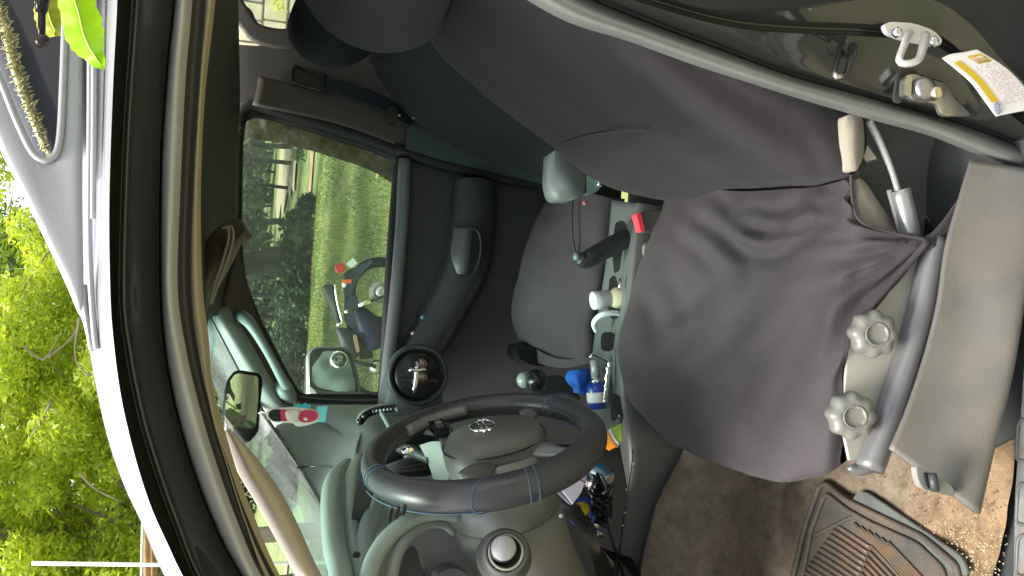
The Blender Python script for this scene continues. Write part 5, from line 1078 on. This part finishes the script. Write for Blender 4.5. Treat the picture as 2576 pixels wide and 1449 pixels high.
# ================================================================== LOOSE THINGS
# printed card hanging from the mirror (a plain generic figure)
hc = empty('hanging_card', loc=at(663, 1042, 1.54)); tag(hc, 'white-edged printed air freshener card hanging from the rear-view mirror', 'air freshener')
prism('card', rounded(A((667, 1040), (675, 1030), (700, 1026), (735, 1024), (760, 1026), (795, 1030), (808, 1045), (800, 1062), (765, 1072), (745, 1073), (738, 1064), (690, 1063), (672, 1054), Y=1.54), .01), (0, .003, 0), mat('card_white', (.62, .64, .55), .6), hc, bev=.0008)
prism('dark_print', rounded(A((675, 1036), (690, 1029), (712, 1031), (718, 1045), (710, 1060), (688, 1060), (675, 1050), Y=1.538), .012), (0, .0015, 0), BLACKM, hc, bev=0)
prism('red_print', rounded(A((704, 1031), (722, 1030), (724, 1060), (708, 1060), Y=1.5375), .008), (0, .0012, 0), CRIM, hc, bev=0)
prism('pale_print', rounded(A((716, 1034), (735, 1031), (752, 1036), (756, 1050), (745, 1064), (722, 1060), Y=1.537), .012), (0, .0012, 0), SKINP, hc, bev=0)
prism('crimson_print', rounded(A((752, 1038), (770, 1030), (792, 1033), (802, 1046), (792, 1060), (765, 1064), (750, 1058), Y=1.5365), .014), (0, .0012, 0), CRIM, hc, bev=0)
prism('print_dot', rounded(A((762, 1052), (770, 1050), (776, 1056), (768, 1060), Y=1.536), .004), (0, .0008, 0), SKINP, hc, bev=0)
tube('cord', A((650, 1040, 1.55), (660, 1036, 1.545), (668, 1040, 1.54)), .0012, WHITE, hc)
pc = empty('teal_card', loc=at(790, 1030, 1.57)); tag(pc, 'teal card tucked behind the hanging air freshener card', 'card')
prism('card', A((738, 1022), (745, 1018), (752, 1014), (760, 1018), (768, 1013), (776, 1018), (782, 1015), (781, 1026), (740, 1027), Y=1.58), (0, .003, 0), TEALC, pc, bev=.0005)
prism('card', A((798, 1022), (825, 1021), (818, 1062), (792, 1062), Y=1.58), (0, .003, 0), mat('teal_pale', (.15, .6, .68), .5), pc, bev=.0005)
# white bulb-capped bottle in the cup holder
bo = empty('small_bottle', loc=at(1560, 745, 1.88)); tag(bo, 'small white-capped cream bottle standing in the console cup holder', 'bottle')
ax = (at(1490, 757, 1.87)-at(1568, 748, 1.87)); Ln = ax.length; ax.normalize(); b0 = at(1575, 747, 1.87)
lathe('cap', b0, ax, [(.001, Ln*.55), (.0205, Ln*.56), (.0205, Ln*1.06), (.019, Ln*1.09), (.001, Ln*1.09)], mat('cap_white', (.62, .64, .66), .35), bo, seg=24)
lathe('body', b0, ax, [(.026, -.04), (.027, Ln*.2), (.026, Ln*.4), (.021, Ln*.53), (.019, Ln*.57)], CREAM, bo, seg=24)
lo_ = tube('white_cable', A((1566, 790, 1.86), (1545, 787, 1.85), (1520, 790, 1.85), (1502, 800, 1.86), (1494, 815, 1.88), (1500, 832, 1.9)), .0062, mat('cable_white', (.72, .78, .82), .4), None, n=30, seg=10)
tag(lo_, 'short loop of thick white cable rising from the console tray', 'cable')
co = tube('coin_foil', A((1562, 700, 1.82), (1558, 730, 1.82)), .004, CHROME, None); tag(co, 'sliver of silver foil in the console coin tray', 'foil')
# blue glove and blue-wrapped bottle
gvb = grid('blue_cloth', [A((1428, 942, 1.93), (1426, 955, 1.93), (1440, 965, 1.93), (1450, 985, 1.93)), A((1448, 936, 1.90), (1450, 950, 1.88), (1455, 970, 1.88), (1455, 990, 1.90)), A((1465, 930, 1.90), (1470, 945, 1.89), (1472, 970, 1.89), (1475, 992, 1.91)), A((1478, 928, 1.93), (1482, 945, 1.93), (1485, 970, 1.93), (1484, 995, 1.93))], BLUE, None, nu=30, nv=26, thick=.006, wrinkle=.012, wscale=28)
tag(gvb, 'crumpled bright blue cloth stuffed beside the chrome gear surround', 'cloth')
bb = empty('spray_bottle', loc=at(1495, 970, 1.88)); tag(bb, 'blue bottle with silver neck standing inside the chrome gear surround', 'bottle')
ax = (at(1494, 905, 1.87)-at(1500, 1000, 1.87)).normalized(); b0 = at(1502, 1005, 1.87)
h = (at(1494, 905, 1.87)-b0).length
lathe('body', b0, ax, [(.021, -.02), (.022, h*.30), (.018, h*.42)], BLUED, bb, seg=20)
lathe('label_band', b0, ax, [(.0215, -.006), (.0226, -.002), (.0226, h*.16), (.0215, h*.20)], WHITE, bb, seg=20)
lathe('neck', b0, ax, [(.012, h*.40), (.012, h*.52), (.008, h*.55)], CHROME, bb, seg=16)
lathe('nozzle', b0, ax, [(.010, h*.54), (.010, h*.98), (.006, h)], SILVER, bb, seg=16)
bs = prism('blue_box', rounded(A((1438, 1052), (1448, 1046), (1452, 1060), (1444, 1075), (1434, 1068), Y=1.85), .01), (0, .03, 0), BLUED, None, bev=.004)
tag(bs, 'bright blue plastic piece glimpsed through the lower wheel opening', 'plastic piece')
# snack packet
sn = empty('snack_packet', loc=at(1540, 1100, 1.79)); tag(sn, 'orange and lime snack packet poking out of the console side pocket', 'packet')
grid('orange_end', [A((1514, 1098), (1516, 1112), (1522, 1126), (1532, 1134), Y=1.79), A((1530, 1085), (1535, 1098), (1543, 1112), (1552, 1124), Y=1.775)], SNO, sn, nu=10, nv=8, thick=.01)
grid('white_band', [A((1528, 1084), (1534, 1098), (1542, 1112), (1552, 1126), Y=1.778), A((1536, 1080), (1542, 1092), (1550, 1106), (1560, 1116), Y=1.772)], WHITE, sn, nu=8, nv=4, thick=.01)
grid('lime_end', [A((1535, 1080), (1541, 1092), (1549, 1106), (1560, 1118), Y=1.774), A((1566, 1064), (1566, 1078), (1565, 1092), (1564, 1108), Y=1.77)], LIME, sn, nu=8, nv=6, thick=.01)
# box and paper, can, cables, tins in the lower tray
bx_ = empty('folded_leaflet_box', loc=at(1430, 1220, 1.82)); tag(bx_, 'pale lilac leaflet lying on a slim grey box below the steering wheel', 'leaflet')
prism('leaflet', A((1468, 1154), (1476, 1162), (1479, 1178), (1476, 1205), (1462, 1240), (1441, 1269), (1400, 1217), (1419, 1186), Y=1.80), (0, .004, 0), PAPER, bx_, bev=.0008)
prism('box', A((1381, 1217), (1392, 1202), (1420, 1190), (1440, 1240), (1448, 1262), (1439, 1273), Y=1.807), (0, .02, 0), mat('box_grey', (.12, .14, .17), .4), bx_, bev=.002)
prism('red_corner', A((1381, 1216), (1384, 1208), (1402, 1208), (1398, 1220), (1386, 1224), Y=1.803), (0, .004, 0), mat('soft_red', (.55, .12, .15), .5), bx_, bev=.0005)
tube('fold_cord', A((1434, 1178), (1445, 1195), (1458, 1206), (1472, 1213), Y=1.797), .0018, mat('cord_mauve', (.12, .08, .12), .5), bx_, n=12, seg=6)
cn = empty('drink_can', loc=at(1515, 1195, 1.83)); tag(cn, 'small patterned spray can lying on the black cables in the tray', 'can')
a0, a1 = at(1498, 1178, 1.85), at(1532, 1214, 1.82); ax = (a1-a0); h = ax.length; ax.normalize()
lathe('body', a0, ax, [(.001, -.002), (.018, 0), (.020, .008), (.020, h*.8), (.018, h*.85)], mat('can_print', (.30, .36, .34), .3, .4, c2=(.04, .22, .42), vscale=50), cn, seg=24)
lathe('rim', a0, ax, [(.0185, h*.83), (.019, h*.9), (.015, h*.97), (.001, h*.97)], mat('can_rim', (.62, .50, .42), .3, .3), cn, seg=24)
bm = bmesh.new()
for k in range(16):
    P = [at(random.uniform(1482, 1532), 1185+random.random()*30+i*22, random.uniform(1.80, 1.86)) for i in range(6)]
    tube_bm(bm, P, random.uniform(.0022, .0045), n=40, seg=6)
for k in range(5):
    c = at(random.uniform(1490, 1525), random.uniform(1200, 1280), 1.83); r = random.uniform(.015, .03)
    tube_bm(bm, [c+Vector((math.cos(a)*r, random.uniform(-.01, .01), math.sin(a)*r*.6)) for a in [i*.5 for i in range(13)]], .003, n=40, seg=6)
cbn = link('cable_bundle', bm, BLACKM); tag(cbn, 'tangled bundle of glossy black cables and bag in the lower tray', 'cables')
bg_ = grid('black_bag', [A((1478, 1185, 1.87), (1480, 1230, 1.87), (1495, 1280, 1.87), (1510, 1320, 1.86)), A((1500, 1195, 1.83), (1505, 1235, 1.82), (1512, 1280, 1.82), (1518, 1325, 1.84)), A((1530, 1215, 1.86), (1534, 1250, 1.86), (1532, 1290, 1.86), (1528, 1330, 1.86))], BLACKM, None, nu=30, nv=24, wrinkle=.018, wscale=40)
tag(bg_, 'crumpled shiny black plastic bag among the cables', 'bag')
lc = tube('charging_cable', A((1528, 1300, 1.79), (1532, 1330, 1.76), (1545, 1375, 1.752), (1556, 1410, 1.750), (1569, 1449, 1.748), (1600, 1560, 1.745)), .0032, BLACKM, None, n=30, seg=8)
tag(lc, 'black cable hanging down the console side to the footwell', 'cable')
ti = empty('round_tin', loc=at(1466, 1287, 1.82)); tag(ti, 'deep blue round tin with a yellow label in the lower tray', 'tin')
tn = Vector((.35, -.5, .25)).normalized()
lathe('tin_body', at(1470, 1290, 1.83), tn, [(.030, -.012), (.033, -.008), (.033, .004), (.030, .007), (.001, .008)], BLUED, ti, seg=28)
lathe('tin_label', at(1464, 1285, 1.83)+tn*.009, tn, [(.017, -.001), (.017, .0005), (.001, .0008)], YEL, ti, seg=20)
lt = tube('metal_lighter', A((1498, 1316, 1.80), (1501, 1336, 1.80)), .007, CHROME, None, n=4, seg=12); tag(lt, 'small chrome cylinder near the end of the black cables', 'lighter')
l2_ = tube('battery', A((1506, 1343, 1.79), (1517, 1345, 1.79)), .006, STEEL, None, n=4, seg=12); tag(l2_, 'tiny silver battery lying below the chrome cylinder', 'battery')
l3_ = tube('blue_cap', A((1509, 1330, 1.80), (1512, 1337, 1.80)), .005, BLUED, None, n=4, seg=12); tag(l3_, 'tiny blue cap between the chrome cylinder and the battery', 'loose cap')  # small loose blue cap in the lower tray

# ---------------------------------------------------------------- outer body, mostly out of sight
ob_ = empty('outer_body', TR, (0, 1.9, .6))
prism('bonnet', [Vector(p) for p in ((-.95, 1.08, 1.10), (-2.1, 1.12, 1.0), (-2.1, 2.68, 1.0), (-.95, 2.72, 1.10))], (0, 0, -.06), PAINT, ob_, bev=.02)
prism('front_wing', [Vector(p) for p in ((-.85, 1.03, 1.05), (-2.1, 1.08, .96), (-2.2, 1.08, .55), (-.85, 1.03, .42))], (0, .06, 0), PAINT, ob_, bev=.02)
prism('far_side', [Vector(p) for p in ((-.85, 2.80, 1.14), (1.4, 2.80, 1.16), (1.4, 2.80, .40), (-.85, 2.80, .40))], (0, -.05, 0), PAINT, ob_, bev=.02)
prism('sill', [Vector(p) for p in ((-.85, .93, .45), (1.0, .93, .45), (1.0, .93, .34), (-.85, .93, .34))], (0, .10, 0), PAINT, ob_, bev=.02)
prism('load_bed_side', [Vector(p) for p in ((1.42, 1.0, 1.16), (2.9, 1.0, 1.16), (2.9, 1.0, .45), (1.42, 1.0, .45))], (0, .06, 0), PAINT, ob_, bev=.02)
for x, y in ((-1.45, 1.02), (2.1, 1.02), (-1.45, 2.62), (2.1, 2.62)):
    e = empty('wheel', TR, (x, y+.1, .36))
    lathe('tyre', (x, y, .36), (0, 1, 0), [(.22, 0), (.33, .01), (.36, .04), (.36, .18), (.33, .21), (.22, .22)], BLACKR, e, seg=36)
    lathe('rim', (x, y+.02, .36), (0, 1, 0), [(.22, 0), (.20, .02), (.06, .03), (.05, 0), (.001, 0)], STEEL, e, seg=24)

dd = empty('driver_door', TR, (-.80, 1.0, .5)); h0 = Vector((-.80, .98, 0)); dv = Vector((-.30, -.95, 0)).normalized(); dn = Vector((.95, -.30, 0)).normalized()
def DP(u, z): return h0+dv*u+Vector((0, 0, z))
prism('door_skin', [DP(0, .45), DP(.95, .45), DP(1.0, .8), DP(1.0, 1.12), DP(0, 1.08)], -dn*.03, PAINT, dd, bev=.01)
prism('door_lining', [DP(.03, .52), DP(.90, .52), DP(.95, .8), DP(.95, 1.10), DP(.03, 1.06)], dn*.05, DOORP, dd, bev=.015)
prism('armrest', [DP(.30, .78), DP(.85, .80), DP(.85, .87), DP(.30, .85)], dn*.11, PLASTD, dd, bev=.02)
prism('window_pane', [DP(.08, 1.09), DP(.97, 1.13), DP(.90, 1.62), DP(.55, 1.62)], dn*.005, GLASS, dd, bev=0)
tube('window_frame', [DP(.04, 1.09), DP(.50, 1.60), DP(.60, 1.66), DP(.88, 1.66), DP(.94, 1.6), DP(.99, 1.12)], .018, PAINT, dd, n=40)
